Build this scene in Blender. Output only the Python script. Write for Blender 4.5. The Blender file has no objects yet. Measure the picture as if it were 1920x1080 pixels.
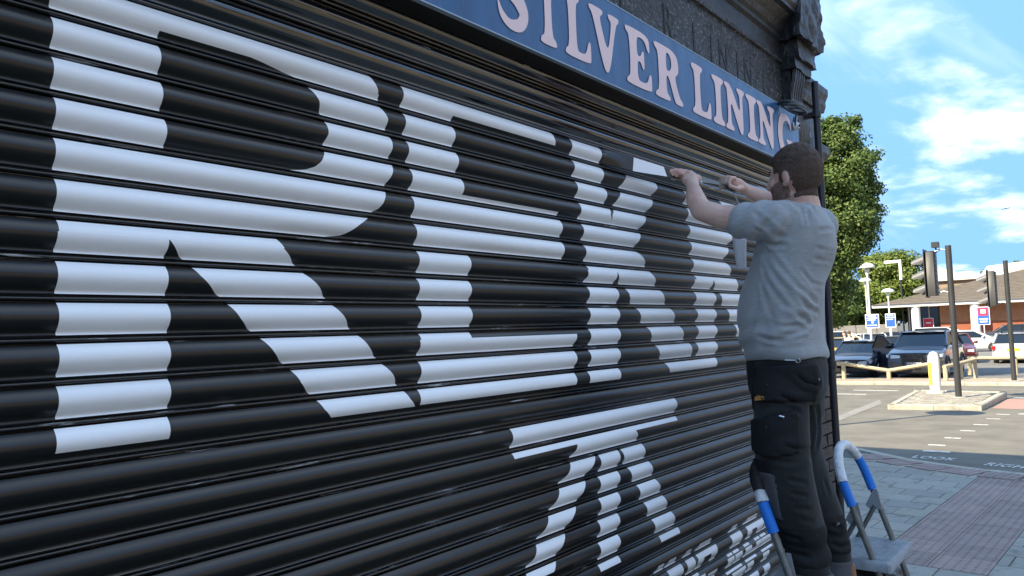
import bpy, bmesh, math, random
import numpy as np
from mathutils import Vector, Matrix, noise

# ------------------------------------------------------------------ camera, sky, sun, exposure
SC = bpy.context.scene
COL = SC.collection
R_ = math.radians
cam = bpy.data.cameras.new('camera'); co = bpy.data.objects.new('camera', cam); COL.objects.link(co); SC.camera = co
cam.sensor_width = 36.0; cam.lens = 1474.117 / 1920 * 36.0
cam.clip_start = 0.05; cam.clip_end = 6000
YAW, PITCH, ROLL = R_(52.0872), R_(3.4953), R_(2.1416)
fwd = Vector((math.sin(YAW)*math.cos(PITCH), math.cos(YAW)*math.cos(PITCH), math.sin(PITCH)))
rgt = Vector((math.cos(YAW), -math.sin(YAW), 0)); dwn = -rgt.cross(fwd)
r2 = rgt*math.cos(ROLL) + dwn*math.sin(ROLL); d2 = dwn*math.cos(ROLL) - rgt*math.sin(ROLL)
co.matrix_world = Matrix(((r2.x, -d2.x, -fwd.x, 0.0), (r2.y, -d2.y, -fwd.y, -1.541), (r2.z, -d2.z, -fwd.z, 1.82), (0, 0, 0, 1)))

SUN_EL = R_(40); SUN_DIR = Vector((-0.905*math.cos(SUN_EL), 0.426*math.cos(SUN_EL), math.sin(SUN_EL))).normalized()
wd = bpy.data.worlds.new('World'); SC.world = wd; wd.use_nodes = True
nt = wd.node_tree; N = nt.nodes; L = nt.links; N.clear()
sky = N.new('ShaderNodeTexSky'); sky.sky_type = 'NISHITA'; sky.sun_disc = False
sky.sun_elevation = SUN_EL; sky.sun_rotation = math.atan2(SUN_DIR.x, SUN_DIR.y)
sky.air_density = 1.0; sky.dust_density = 0.1; sky.ozone_density = 1.3
tc = N.new('ShaderNodeTexCoord'); sep = N.new('ShaderNodeSeparateXYZ'); L.new(tc.outputs['Generated'], sep.inputs[0])
def mth(op, a, b=None, c=None, clamp=False):
    n = N.new('ShaderNodeMath'); n.operation = op; n.use_clamp = clamp
    for i, q in enumerate((a, b, c)):
        if q is None: continue
        if isinstance(q, (int, float)): n.inputs[i].default_value = q
        else: L.new(q, n.inputs[i])
    return n.outputs[0]
zc = mth('MAXIMUM', sep.outputs[2], 0.03)
hz = mth('ADD', zc, 0.10)
comb = N.new('ShaderNodeCombineXYZ')
L.new(mth('DIVIDE', sep.outputs[0], hz), comb.inputs[0]); L.new(mth('DIVIDE', sep.outputs[1], hz), comb.inputs[1])
def wnoise(scale, detail, rough, off, sx=1, sy=1, rot=0, dist=0):
    mp = N.new('ShaderNodeMapping'); L.new(comb.outputs[0], mp.inputs[0])
    mp.inputs['Location'].default_value = off; mp.inputs['Scale'].default_value = (sx, sy, 1); mp.inputs['Rotation'].default_value = (0, 0, rot)
    n = N.new('ShaderNodeTexNoise'); n.inputs['Scale'].default_value = scale; n.inputs['Detail'].default_value = detail
    n.inputs['Roughness'].default_value = rough; n.inputs['Distortion'].default_value = dist; L.new(mp.outputs[0], n.inputs['Vector'])
    return n.outputs['Fac']
def ramp(v, lo, hi):
    m = N.new('ShaderNodeMapRange'); m.interpolation_type = 'SMOOTHSTEP'; L.new(v, m.inputs[0])
    m.inputs[1].default_value = lo; m.inputs[2].default_value = hi; return m.outputs[0]
puff = ramp(wnoise(0.9, 7, 0.55, (2.6, 0.2, 0.0), 1, 1.5, 0.0, 0.25), 0.49, 0.66)
wisp = ramp(wnoise(0.7, 5, 0.6, (7.1, 2.2, 0), 0.5, 2.6, R_(40), 0.6), 0.47, 0.80)
cl = mth('MULTIPLY', mth('MAXIMUM', puff, mth('MULTIPLY', wisp, 0.5)), 0.76)
hs = N.new('ShaderNodeHueSaturation'); hs.inputs['Saturation'].default_value = 1.05; L.new(sky.outputs[0], hs.inputs['Color'])
cap = N.new('ShaderNodeMix'); cap.data_type = 'RGBA'; cap.blend_type = 'DARKEN'; cap.inputs[0].default_value = 1.0; L.new(hs.outputs[0], cap.inputs[6]); cap.inputs[7].default_value = (0.50, 1.04, 2.0, 1)
mix = N.new('ShaderNodeMix'); mix.data_type = 'RGBA'; L.new(cl, mix.inputs[0]); L.new(cap.outputs[2], mix.inputs[6])
mix.inputs[7].default_value = (2.6, 2.8, 2.9, 1)
bg = N.new('ShaderNodeBackground'); L.new(mix.outputs[2], bg.inputs[0]); bg.inputs[1].default_value = 0.125
ow = N.new('ShaderNodeOutputWorld'); L.new(bg.outputs[0], ow.inputs[0])

sun = bpy.data.lights.new('sun', 'SUN'); sun.energy = 2.1; sun.angle = R_(0.53); sun.color = (1.0, 0.87, 0.64)
so = bpy.data.objects.new('sun', sun); COL.objects.link(so); so.rotation_euler = SUN_DIR.to_track_quat('Z', 'Y').to_euler()
so.location = (0, 0, 30)
SC.view_settings.view_transform = 'Standard'; SC.view_settings.look = 'None'; SC.view_settings.gamma = 1.0
SC.view_settings.exposure = 2.5
SC.view_settings.use_curve_mapping = False
SC.render.engine = 'CYCLES'
SC.cycles.max_bounces = 8; SC.cycles.diffuse_bounces = 4; SC.cycles.glossy_bounces = 4; SC.cycles.transparent_max_bounces = 8
SC.cycles.sample_clamp_indirect = 6.0
try: SC.cycles.use_denoising = True
except Exception: pass
random.seed(7); np.random.seed(7)

# ------------------------------------------------------------------ materials
MATS = {}
def mat(name, col, rough=0.5, spec=0.5, metal=0.0, coat=0.0, var=0.0, vscale=6.0, bump=0.0, bscale=40.0, stretch=(1, 1, 1), col2=None, c2lo=0.55, c2hi=0.7, c2scale=8.0, c2stretch=(1, 1, 1), rvar=0.0, sheen=0.0, detail=5.0, emit=None, trans=0.0):
    if name in MATS: return MATS[name]
    m = bpy.data.materials.new(name); m.use_nodes = True; MATS[name] = m
    n = m.node_tree.nodes; l = m.node_tree.links; p = n['Principled BSDF']
    p.inputs['Base Color'].default_value = (*col, 1); p.inputs['Roughness'].default_value = rough
    p.inputs['Specular IOR Level'].default_value = spec; p.inputs['Metallic'].default_value = metal
    p.inputs['Coat Weight'].default_value = coat; p.inputs['Coat Roughness'].default_value = 0.08
    if sheen: p.inputs['Sheen Weight'].default_value = sheen
    if trans: p.inputs['Transmission Weight'].default_value = trans
    if emit: p.inputs['Emission Color'].default_value = (*emit, 1); p.inputs['Emission Strength'].default_value = 1
    t = n.new('ShaderNodeNewGeometry')
    def nz(scale, st, det=detail, rgh=0.6):
        mp = n.new('ShaderNodeMapping'); mp.inputs['Scale'].default_value = st; l.new(t.outputs['Position'], mp.inputs[0])
        x = n.new('ShaderNodeTexNoise'); x.inputs['Scale'].default_value = scale; x.inputs['Detail'].default_value = det; x.inputs['Roughness'].default_value = rgh
        l.new(mp.outputs[0], x.inputs['Vector']); return x.outputs['Fac']
    cur = None
    if var:
        f = nz(vscale, stretch); mr = n.new('ShaderNodeMapRange'); l.new(f, mr.inputs[0])
        mr.inputs[1].default_value = .3; mr.inputs[2].default_value = .7; mr.inputs[3].default_value = 1-var; mr.inputs[4].default_value = 1+var
        mx = n.new('ShaderNodeMix'); mx.data_type = 'RGBA'; mx.blend_type = 'MULTIPLY'; mx.inputs[0].default_value = 1
        mx.inputs[6].default_value = (*col, 1); l.new(mr.outputs[0], mx.inputs[7]); cur = mx.outputs[2]
    if col2:
        f = nz(c2scale, c2stretch, 6, .65); mr = n.new('ShaderNodeMapRange'); l.new(f, mr.inputs[0]); mr.inputs[1].default_value = c2lo; mr.inputs[2].default_value = c2hi
        mx = n.new('ShaderNodeMix'); mx.data_type = 'RGBA'; l.new(mr.outputs[0], mx.inputs[0])
        if cur: l.new(cur, mx.inputs[6])
        else: mx.inputs[6].default_value = (*col, 1)
        mx.inputs[7].default_value = (*col2, 1); cur = mx.outputs[2]
    if cur: l.new(cur, p.inputs['Base Color'])
    if rvar:
        f = nz(vscale*1.7+1, stretch); mr = n.new('ShaderNodeMapRange'); l.new(f, mr.inputs[0]); mr.inputs[1].default_value = .3; mr.inputs[2].default_value = .7
        mr.inputs[3].default_value = max(.02, rough-rvar); mr.inputs[4].default_value = min(1, rough+rvar); l.new(mr.outputs[0], p.inputs['Roughness'])
    if bump:
        b = n.new('ShaderNodeBump'); b.inputs['Strength'].default_value = bump; b.inputs['Distance'].default_value = 0.02
        l.new(nz(bscale, stretch), b.inputs['Height']); l.new(b.outputs[0], p.inputs['Normal'])
    return m

# ------------------------------------------------------------------ mesh helpers
class MB:
    def __init__(s): s.v = []; s.f = []; s.mi = []; s.cur = 0
    def add(s, vs, fs):
        o = len(s.v); s.v += [tuple(q) for q in vs]; s.f += [tuple(o+i for i in q) for q in fs]; s.mi += [s.cur]*len(fs); return s
    def box(s, a, b):
        x0, y0, z0 = a; x1, y1, z1 = b
        return s.add([(x0,y0,z0),(x1,y0,z0),(x1,y1,z0),(x0,y1,z0),(x0,y0,z1),(x1,y0,z1),(x1,y1,z1),(x0,y1,z1)],
                     [(0,3,2,1),(4,5,6,7),(0,1,5,4),(1,2,6,5),(2,3,7,6),(3,0,4,7)])
    def cbox(s, a, b, c=0.01):
        # box with chamfered vertical and top edges
        x0, y0, z0 = a; x1, y1, z1 = b
        def ring(z, i): return [(x0+i+c,y0+i,z),(x1-i-c,y0+i,z),(x1-i,y0+i+c,z),(x1-i,y1-i-c,z),(x1-i-c,y1-i,z),(x0+i+c,y1-i,z),(x0+i,y1-i-c,z),(x0+i,y0+i+c,z)]
        return s.loft([ring(z0, 0), ring(z1-c, 0), ring(z1, c*.8)])
    def loft(s, rings, cap=True, closed=True):
        n = len(rings[0]); vs = [p for r in rings for p in r]; fs = []
        for i in range(len(rings)-1):
            for j in range(n if closed else n-1):
                k = (j+1) % n; fs.append((i*n+j, i*n+k, (i+1)*n+k, (i+1)*n+j))
        if cap and closed: fs.append(tuple(range(n))[::-1]); fs.append(tuple((len(rings)-1)*n+j for j in range(n)))
        return s.add(vs, fs)
    def tube(s, pts, r, seg=10, cap=True):
        pts = [Vector(p) for p in pts]; rs = r if isinstance(r, (list, tuple)) else [r]*len(pts); rings = []
        up = Vector((0, 0, 1)); d0 = (pts[1]-pts[0]).normalized()
        if abs(d0.dot(up)) > .95: up = Vector((1, 0, 0))
        u = d0.cross(up).normalized()
        for i, p in enumerate(pts):
            d = (pts[min(i+1, len(pts)-1)]-pts[max(i-1, 0)]).normalized()
            u = (u - d*u.dot(d)).normalized(); w = d.cross(u)
            rings.append([p+(u*math.cos(a)+w*math.sin(a))*rs[i] for a in [2*math.pi*k/seg for k in range(seg)]])
        return s.loft(rings, cap)
    def lathe(s, prof, seg=16, c=(0, 0, 0), axis='z'):
        rings = []
        for r, h in prof:
            ring = []
            for k in range(seg):
                a = 2*math.pi*k/seg
                if axis == 'z': ring.append((c[0]+r*math.cos(a), c[1]+r*math.sin(a), c[2]+h))
                elif axis == 'y': ring.append((c[0]+r*math.cos(a), c[1]+h, c[2]-r*math.sin(a)))
                else: ring.append((c[0]+h, c[1]+r*math.cos(a), c[2]+r*math.sin(a)))
            rings.append(ring)
        return s.loft(rings)
    def prism(s, poly, z0, z1):
        return s.loft([[(x, y, z0) for x, y in poly], [(x, y, z1) for x, y in poly]])
    def prismy(s, poly, y0, y1):   # polygon in x,z extruded along y
        return s.loft([[(x, y1, z) for x, z in poly], [(x, y0, z) for x, z in poly]])
    def prismx(s, poly, x0, x1):   # polygon in y,z extruded along x
        return s.loft([[(x0, y, z) for y, z in poly], [(x1, y, z) for y, z in poly]])
    def ell(s, c, r, seg=16, rg=10, rot=None):
        vs = []; c = Vector(c)
        for i in range(1, rg):
            t = math.pi*i/rg
            for k in range(seg):
                a = 2*math.pi*k/seg; q = Vector((r[0]*math.sin(t)*math.cos(a), r[1]*math.sin(t)*math.sin(a), r[2]*math.cos(t)))
                if rot is not None: q = rot @ q
                vs.append(c+q)
        t0 = Vector((0, 0, r[2])); t1 = -t0
        if rot is not None: t0 = rot @ t0; t1 = rot @ t1
        vs += [c+t0, c+t1]; A = len(vs)-2; B = A+1; fs = []
        for k in range(seg): fs.append((A, k, (k+1) % seg)); fs.append((B, (rg-2)*seg+(k+1) % seg, (rg-2)*seg+k))
        for i in range(rg-2):
            for k in range(seg): fs.append((i*seg+k, (i+1)*seg+k, (i+1)*seg+(k+1) % seg, i*seg+(k+1) % seg))
        return s.add(vs, fs)
    def chain(s, pts, seg=14):     # tapered limb with round joints: (x,y,z,r)
        for q in pts: s.ell(q[:3], (q[3],)*3, seg, 10)
        for a, b in zip(pts[:-1], pts[1:]):
            s.tube([a[:3], b[:3]], [a[3], b[3]], seg)
        return s
    def mesh(s, name, off=(0, 0, 0), smooth=None):
        me = bpy.data.meshes.new(name); o = Vector(off)
        me.from_pydata([tuple(Vector(q)-o) for q in s.v], [], s.f)
        if any(s.mi): me.polygons.foreach_set('material_index', s.mi)
        bm = bmesh.new(); bm.from_mesh(me); bmesh.ops.recalc_face_normals(bm, faces=bm.faces); bm.to_mesh(me); bm.free()
        if smooth is not None:
            me.polygons.foreach_set('use_smooth', [True]*len(me.polygons)); me.set_sharp_from_angle(angle=R_(smooth))
        me.update(); return me
def rootloc(o):
    v = Vector((0, 0, 0))
    while o: v += o.location; o = o.parent
    return v
def link(name, data, parent=None, m=None):
    o = bpy.data.objects.new(name, data); COL.objects.link(o)
    if parent: o.parent = parent
    if m is not None and data is not None:
        for q in (m if isinstance(m, (list, tuple)) else [m]): data.materials.append(q)
    return o
def part(name, mb, m, parent, smooth=None, world=True):
    me = mb.mesh(name, rootloc(parent) if (world and parent) else (0, 0, 0), smooth); return link(name, me, parent, m)
def tag(o, label=None, cat=None, group=None, kind=None):
    if label: o['label'] = label
    if cat: o['category'] = cat
    if group: o['group'] = group
    if kind: o['kind'] = kind
    return o
def thing(name, label, cat, loc=(0, 0, 0), rz=0.0, group=None):
    o = bpy.data.objects.new(name, None); COL.objects.link(o); o.location = loc; o.rotation_euler = (0, 0, rz); o.empty_display_size = .1
    return tag(o, label, cat, group)
def struct(name, mb, m, smooth=None):
    o = link(name, mb.mesh(name, (0, 0, 0), smooth), None, m); return tag(o, kind='structure')
def text_mesh(txt, size, depth=0.001, spacing=1.0, bold=0.0):
    cu = bpy.data.curves.new('t', 'FONT'); cu.body = txt; cu.size = size; cu.extrude = depth; cu.space_character = spacing; cu.offset = bold
    cu.align_x = 'LEFT'; o = bpy.data.objects.new('t', cu); COL.objects.link(o)
    bpy.context.view_layer.update(); dg = bpy.context.evaluated_depsgraph_get()
    me = bpy.data.meshes.new_from_object(o.evaluated_get(dg)); bpy.data.objects.remove(o); bpy.data.curves.remove(cu); return me
def text_part(name, txt, size, m, parent, origin, ex, ey, depth=0.001, spacing=1.0, sx=1.0, bold=0.0):
    # text laid in the plane spanned by ex (reading direction) and ey (up)
    me = text_mesh(txt, size, depth, spacing, bold); ex = Vector(ex).normalized(); ey = Vector(ey).normalized(); ez = ex.cross(ey)
    rl = rootloc(parent) if parent else Vector((0, 0, 0))
    for v in me.vertices:
        c = v.co.copy(); v.co = Vector(origin) + ex*c.x*sx + ey*c.y + ez*c.z - rl
    me.materials.clear(); return link(name, me, parent, m)
def remeshed(mb, name, voxel, smooth_it=6, factor=.5):
    me = mb.mesh(name); o = bpy.data.objects.new('tmp', me); COL.objects.link(o)
    md = o.modifiers.new('r', 'REMESH'); md.mode = 'VOXEL'; md.voxel_size = voxel; md.use_smooth_shade = True
    if smooth_it:
        ms = o.modifiers.new('s', 'SMOOTH'); ms.iterations = smooth_it; ms.factor = factor
    bpy.context.view_layer.update(); dg = bpy.context.evaluated_depsgraph_get()
    out = bpy.data.meshes.new_from_object(o.evaluated_get(dg)); bpy.data.objects.remove(o); bpy.data.meshes.remove(me)
    out.name = name; out.polygons.foreach_set('use_smooth', [True]*len(out.polygons)); return out
def shift(me, off):
    o = Vector(off)
    for v in me.vertices: v.co -= o
def gz(x):      # height of road and car park
    if x < 12: return -0.10
    if x < 30: return -0.10-0.012*(x-12)
    return -0.316-0.004*(min(x, 110)-30)

# white vinyl on the slats: row -> (from, to, left edge, right edge) with edges as (fraction down the face, x)
LETTERING = {
  11: [(0,0.72,[(0,0.6116),(1,0.6099)],[(0,1.3939),(0.3,1.4019),(0.6,1.416),(1,1.4262)]), (0.72,1,[(0.72,0.6075),(1,0.6095)],[(0.72,0.8175),(1,0.8166)]), (0.72,1,[(0.72,1.0323),(0.8,1.0867),(0.9,1.131),(1,1.1608)],[(0.72,1.423),(1,1.4262)]), (0,0.7,[(0,1.5074)],[(0,2.2312),(0.35,2.2338),(0.7,2.2443)]), (0.7,1,[(0.7,1.5073),(1,1.5055)],[(0.7,1.7159),(1,1.7133)]), (0,1,[(0,2.3438)],[(0,2.5461)])],
  10: [(0,1,[(0,0.6106)],[(0,0.8169)]), (0,1,[(0,1.1938),(0.3,1.2086),(0.5,1.219),(1,1.2329)],[(0,1.4271),(0.3,1.4391),(0.5,1.4476),(1,1.4503)]), (0,1,[(0,1.5137)],[(0,1.7167)]), (0,1,[(0,2.3543)],[(0,2.5551)]), (0,1,[(0,2.7453),(0.5,2.7055),(1,2.6862)],[(0,2.9912),(0.4,2.9864),(1,2.9504)]), (0,1,[(0,3.2585)],[(0,3.4037)]), (0,1,[(0,3.6528)],[(0,3.9879)])],
  9: [(0,1,[(0,0.6114)],[(0,0.82)]), (0,1,[(0,1.2419),(0.5,1.2447),(1,1.2373)],[(0,1.461),(0.5,1.4603),(1,1.4572)]), (0,1,[(0,1.5219)],[(0,1.7271)]), (0,1,[(0,2.3679)],[(0,2.57)]), (0,1,[(0,2.6923),(0.5,2.6512),(1,2.6339)],[(0,2.9526),(0.4,2.9313),(1,2.895)]), (0,1,[(0,3.2753)],[(0,4.0062),(1,3.8556)])],
  8: [(0,1,[(0,0.6145)],[(0,0.8272)]), (0,1,[(0,1.2397),(0.25,1.2286),(0.5,1.218),(0.7,1.2047),(0.85,1.1816),(1,1.1347)],[(0,1.4669),(0.4,1.4567),(1,1.4395)]), (0,0.76,[(0,1.5321)],[(0,1.7466)]), (0.76,1,[(0.76,1.5322),(1,1.5269)],[(0.76,2.2544),(1,2.2481)]), (0,0.7,[(0,2.3845)],[(0,2.6046),(0.4,2.5893),(0.7,2.6034)]), (0,0.7,[(0,2.6325),(0.4,2.6004),(0.7,2.6058)],[(0,2.888),(0.4,2.8638),(0.7,2.8479)]), (0.7,1,[(0.7,2.3831),(1,2.3771)],[(0.7,2.8479),(1,2.8241)]), (0,1,[(0,3.2846)],[(0,3.8109),(0.4,3.7779),(1,3.7298)])],
  7: [(0,1,[(0,0.6137)],[(0,1.4398),(0.3,1.4277),(0.6,1.4182),(0.8,1.4099),(1,1.3873)]), (0,1,[(0,1.5352)],[(0,2.2584)]), (0,1,[(0,2.3945)],[(0,2.8355),(0.4,2.8095),(1,2.7814)]), (0,1,[(0,3.2901)],[(0,3.7312),(0.4,3.7007),(1,3.6674)])],
  6: [(0,1,[(0,0.6157)],[(0,1.379),(0.33,1.3409),(0.61,1.3144),(0.83,1.2891),(1,1.2309)]), (0,1,[(0,1.5438)],[(0,2.2676)]), (0,1,[(0,2.4073)],[(0,2.7987),(0.4,2.8353),(0.7,2.8599),(1,2.8738)]), (0,1,[(0,3.3055)],[(0,3.6966),(0.5,3.7316),(1,3.7558)])],
  5: [(0,0.36,[(0,0.6192)],[(0,1.0944),(0.5,1.1135),(1,1.1488)]), (0.36,1,[(0.36,0.617),(1,0.6156)],[(0.36,0.8287),(0.7,0.8279),(1,0.825)]), (0.36,1,[(0.36,0.8298),(1,0.8658)],[(0.36,1.1046),(0.6,1.1224),(1,1.1488)]), (0,1,[(0,1.5496)],[(0,1.7667)]), (0,0.25,[(0,2.4199)],[(0,2.8969),(0.25,2.9106)]), (0.25,1,[(0.25,2.4117),(0.6,2.4131),(1,2.3973)],[(0.25,2.6191),(0.6,2.6174),(1,2.608)]), (0.25,1,[(0.25,2.6219),(0.6,2.6355),(1,2.6521)],[(0.25,2.9106),(0.6,2.9357),(1,2.9493)]), (0,0.3,[(0,3.3243)],[(0,3.8114),(0.3,3.7987)]), (0.3,1,[(0.3,3.3047),(1,3.2987)],[(0.3,3.5083),(1,3.4979)]), (0.3,1,[(0.3,3.5144),(1,3.5466)],[(0.3,3.7987),(1,3.8372)])],
  4: [(0,1,[(0,0.6172)],[(0,0.8266)]), (0,1,[(0,0.8843),(0.3,0.898),(0.6,0.9194),(1,0.9489)],[(0,1.1664),(0.3,1.1883),(0.6,1.2096),(1,1.2347)]), (0,1,[(0,1.5464)],[(0,1.764)]), (0,1,[(0,2.4153)],[(0,2.6237)]), (0,1,[(0,2.6933),(0.5,2.7052),(1,2.7364)],[(0,2.9847),(0.5,2.9977),(1,3.0326)]), (0,1,[(0,3.3097)],[(0,3.5288)]), (0,1,[(0,3.5932),(0.5,3.5944),(1,3.6243)],[(0,3.9434),(1,3.9721)])],
  3: [(0,1,[(0,0.6189)],[(0,0.8299)]), (0,1,[(0,0.9659),(0.5,0.9893),(1,1.025)],[(0,1.2519),(0.5,1.2811),(1,1.3094)]), (0,1,[(0,1.5494)],[(0,1.7637)]), (0,1,[(0,2.415)],[(0,2.625)]), (0,1,[(0,2.7726),(0.5,2.7877),(1,2.8138)],[(0,3.0695),(0.5,3.0868),(1,3.1112)]), (0,1,[(0,3.3174)],[(0,3.5246)]), (0,1,[(0,3.6725),(0.5,3.674),(1,3.708)],[(0,4.0202),(1,4.0574)])],
  2: [(0,1,[(0,0.6192)],[(0,0.8296)]), (0,1,[(0,1.0457),(0.5,1.0736),(1,1.1077)],[(0,1.3318),(0.5,1.3586),(1,1.3942)]), (0,0.27,[(0,1.5482)],[(0,1.7593),(0.27,1.7586)]), (0.27,1,[(0.27,1.5418),(0.6,1.5432),(1,1.5406)],[(0.27,2.3216),(0.6,2.3185),(1,2.3136)]), (0,1,[(0,2.4125)],[(0,2.6242)]), (0,1,[(0,2.8533),(0.5,2.8694),(1,2.8981)],[(0,3.1516),(0.5,3.1647),(1,3.1939)]), (0,1,[(0,3.3178)],[(0,3.524)]), (0,1,[(0,3.7546),(0.5,3.7565),(1,3.7879)],[(0,4.1072),(1,4.1457)])],
  1: [(0,1,[(0,0.6187)],[(0,0.8299)]), (0,1,[(0,1.1271),(0.5,1.1477),(1,1.1824)],[(0,1.4117),(0.5,1.4409),(1,1.467)]), (0,1,[(0,1.5446)],[(0,2.3182)]), (0,1,[(0,2.4099)],[(0,2.6194)]), (0,1,[(0,2.9225),(0.5,2.9355),(1,2.9651)],[(0,3.2424),(0.5,3.2438),(1,3.2657)]), (0,1,[(0,3.3088)],[(0,3.5203)]), (0,1,[(0,3.8257),(0.5,3.821),(1,3.8601)],[(0,4.1893),(1,4.221)])],
  0: [(0,0.7,[(0,0.6145)],[(0,0.8274)]), (0,0.7,[(0,1.1995),(0.35,1.2123),(0.7,1.2368)],[(0,1.4867),(0.35,1.4985),(0.7,1.5218)]), (0,0.66,[(0,1.5377)],[(0,2.3093)]), (0,0.66,[(0,2.3946)],[(0,2.6126)]), (0,0.66,[(0,2.9946),(0.66,3.0217)],[(0,3.5106),(0.66,3.4946)]), (0,0.66,[(0,3.8884),(0.66,3.8976)],[(0,4.2906),(0.66,4.2823)])],
  -2: [(0,1,[(0,1.9385)],[(0,3.0714)])],
  -3: [(0,0.27,[(0,1.942)],[(0,3.0681)]), (0.27,1,[(0.27,2.2958),(0.6,2.286),(1,2.2627)],[(0.27,2.707),(0.6,2.7257),(1,2.7369)])],
  -4: [(0,1,[(0,2.2664),(0.5,2.2345),(1,2.1897)],[(0,2.4278),(0.4,2.3962),(1,2.3545)]), (0,1,[(0,2.4474)],[(0,2.5835)]), (0,1,[(0,2.6052),(0.5,2.6121),(1,2.6265)],[(0,2.7688),(0.5,2.7778),(1,2.7941)])],
  -5: [(0,1,[(0,2.1942),(0.5,2.1593),(1,2.13)],[(0,2.3556),(0.4,2.3273),(1,2.2975)]), (0,1,[(0,2.4375)],[(0,2.5748)]), (0,1,[(0,2.6509),(0.5,2.6618),(1,2.6888)],[(0,2.8181),(0.5,2.8311),(1,2.8505)])],
  -6: [(0,1,[(0,2.1228),(0.5,2.0874),(1,2.0527)],[(0,2.2873),(0.4,2.2512),(1,2.2151)]), (0,1,[(0,2.4311)],[(0,2.566)]), (0,1,[(0,2.7098),(0.5,2.717),(1,2.7319)],[(0,2.8597),(0.5,2.8823),(1,2.9071)])],
  -7: [(0,1,[(0,2.051),(0.5,2.0271),(1,1.9939)],[(0,2.2161),(0.4,2.1878),(1,2.1597)]), (0,1,[(0,2.4212)],[(0,2.5593)]), (0,1,[(0,2.762),(0.5,2.7695),(1,2.7934)],[(0,2.9208),(0.5,2.9371),(1,2.9605)])],
  -8: [(0,1,[(0,1.9923),(0.5,1.9636),(1,1.9265)],[(0,2.1548),(0.4,2.1237),(1,2.0951)]), (0,1,[(0,2.4149)],[(0,2.5525)]), (0,1,[(0,2.8161),(0.5,2.8235),(1,2.8434)],[(0,2.9838),(0.5,2.996),(1,3.0155)])],
  -9: [(0,0.35,[(0,1.925),(0.35,1.9108)],[(0,2.0934),(0.35,2.078)]), (0,0.35,[(0,2.4086)],[(0,2.5496)]), (0,0.35,[(0,2.8712),(0.35,2.8659)],[(0,3.0409),(0.35,3.0353)])],
  -10: [(0.5,1,[(0.5,3.7585),(0.8,3.746),(1,3.7296)],[(0.5,3.8863),(1,3.9127)]), (0.5,1,[(0.5,3.5753),(0.8,3.5645),(1,3.5494)],[(0.5,3.6324),(1,3.6573)]), (0.5,1,[(0.5,3.2142),(0.8,3.2062),(1,3.1936)],[(0.5,3.3341),(1,3.3573)]), (0.5,1,[(0.5,3.0863),(0.8,3.0792),(1,3.0674)],[(0.5,3.132),(1,3.154)]), (0.5,1,[(0.5,2.9253),(0.8,2.9193),(1,2.9085)],[(0.5,2.9879),(1,3.009)]), (0.5,1,[(0.5,2.8324),(0.8,2.827),(1,2.8167)],[(0.5,2.8801),(1,2.9006)])],
  -11: [(0,1,[(0,3.9699)],[(0,4.0528)]), (0,1,[(0,4.1543)],[(0,4.2107)]), (0,1,[(0,3.5668)],[(0,3.6895)]), (0,1,[(0,3.0919)],[(0,3.1695)]), (0,1,[(0,2.9259)],[(0,3.0516)]), (0,0.35,[(0,3.7607)],[(0,3.9699)]), (0.35,1,[(0.35,3.7517),(1,3.7559)],[(0.35,3.8139),(1,3.818)]), (0.35,1,[(0.35,3.8707),(1,3.9033)],[(0.35,3.9582),(1,3.9618)]), (0,0.35,[(0,3.196),(0.35,3.2003)],[(0,3.4088),(0.35,3.3969)]), (0.35,1,[(0.35,3.1896),(1,3.1792)],[(0.35,3.2547),(1,3.2438)]), (0.35,1,[(0.35,3.3275),(1,3.3328)],[(0.35,3.3969),(1,3.3904)])],
  -12: [(0,0.16,[(0,3.7186)],[(0,3.7839)]), (0,0.16,[(0,3.8553)],[(0,3.9214)]), (0,0.16,[(0,3.9338)],[(0,4.0029)]), (0,0.16,[(0,3.5192)],[(0,3.5754)]), (0,0.16,[(0,3.588)],[(0,3.6524)]), (0,0.16,[(0,3.1501)],[(0,3.2083)]), (0.25,1,[(0.25,3.504)],[(0.25,3.581)]), (0.25,1,[(0.25,3.5938)],[(0.25,3.6817)]), (0.25,1,[(0.25,3.9334)],[(0.25,4.0966)]), (0.25,1,[(0.25,3.1425)],[(0.25,3.2608)]), (0.55,1,[(0.55,3.7134)],[(0.55,3.9242)]), (0.25,0.55,[(0.25,3.7186)],[(0.25,3.8008)]), (0.25,0.55,[(0.25,3.8573)],[(0.25,3.9297)]), (0.4,1,[(0.4,3.2819)],[(0.4,3.3847)])],
  -13: [(0,0.15,[(0,3.4967)],[(0,3.6811)]), (0,0.15,[(0,3.7279)],[(0,3.8666)]), (0,0.15,[(0,3.939)],[(0,4.088)]), (0.25,1,[(0.25,3.5452)],[(0.25,3.7075)]), (0.25,1,[(0.25,3.7278)],[(0.25,3.8105)]), (0.25,1,[(0.25,3.9363)],[(0.25,4.0225)]), (0.25,1,[(0.25,3.3528)],[(0.25,3.4833)])],
  -14: [(0.1,1,[(0.1,3.9444)],[(0.1,4.027)]), (0.1,1,[(0.1,3.732)],[(0.1,3.8715)]), (0.1,1,[(0.1,3.5682)],[(0.1,3.6784)])],
}
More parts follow.
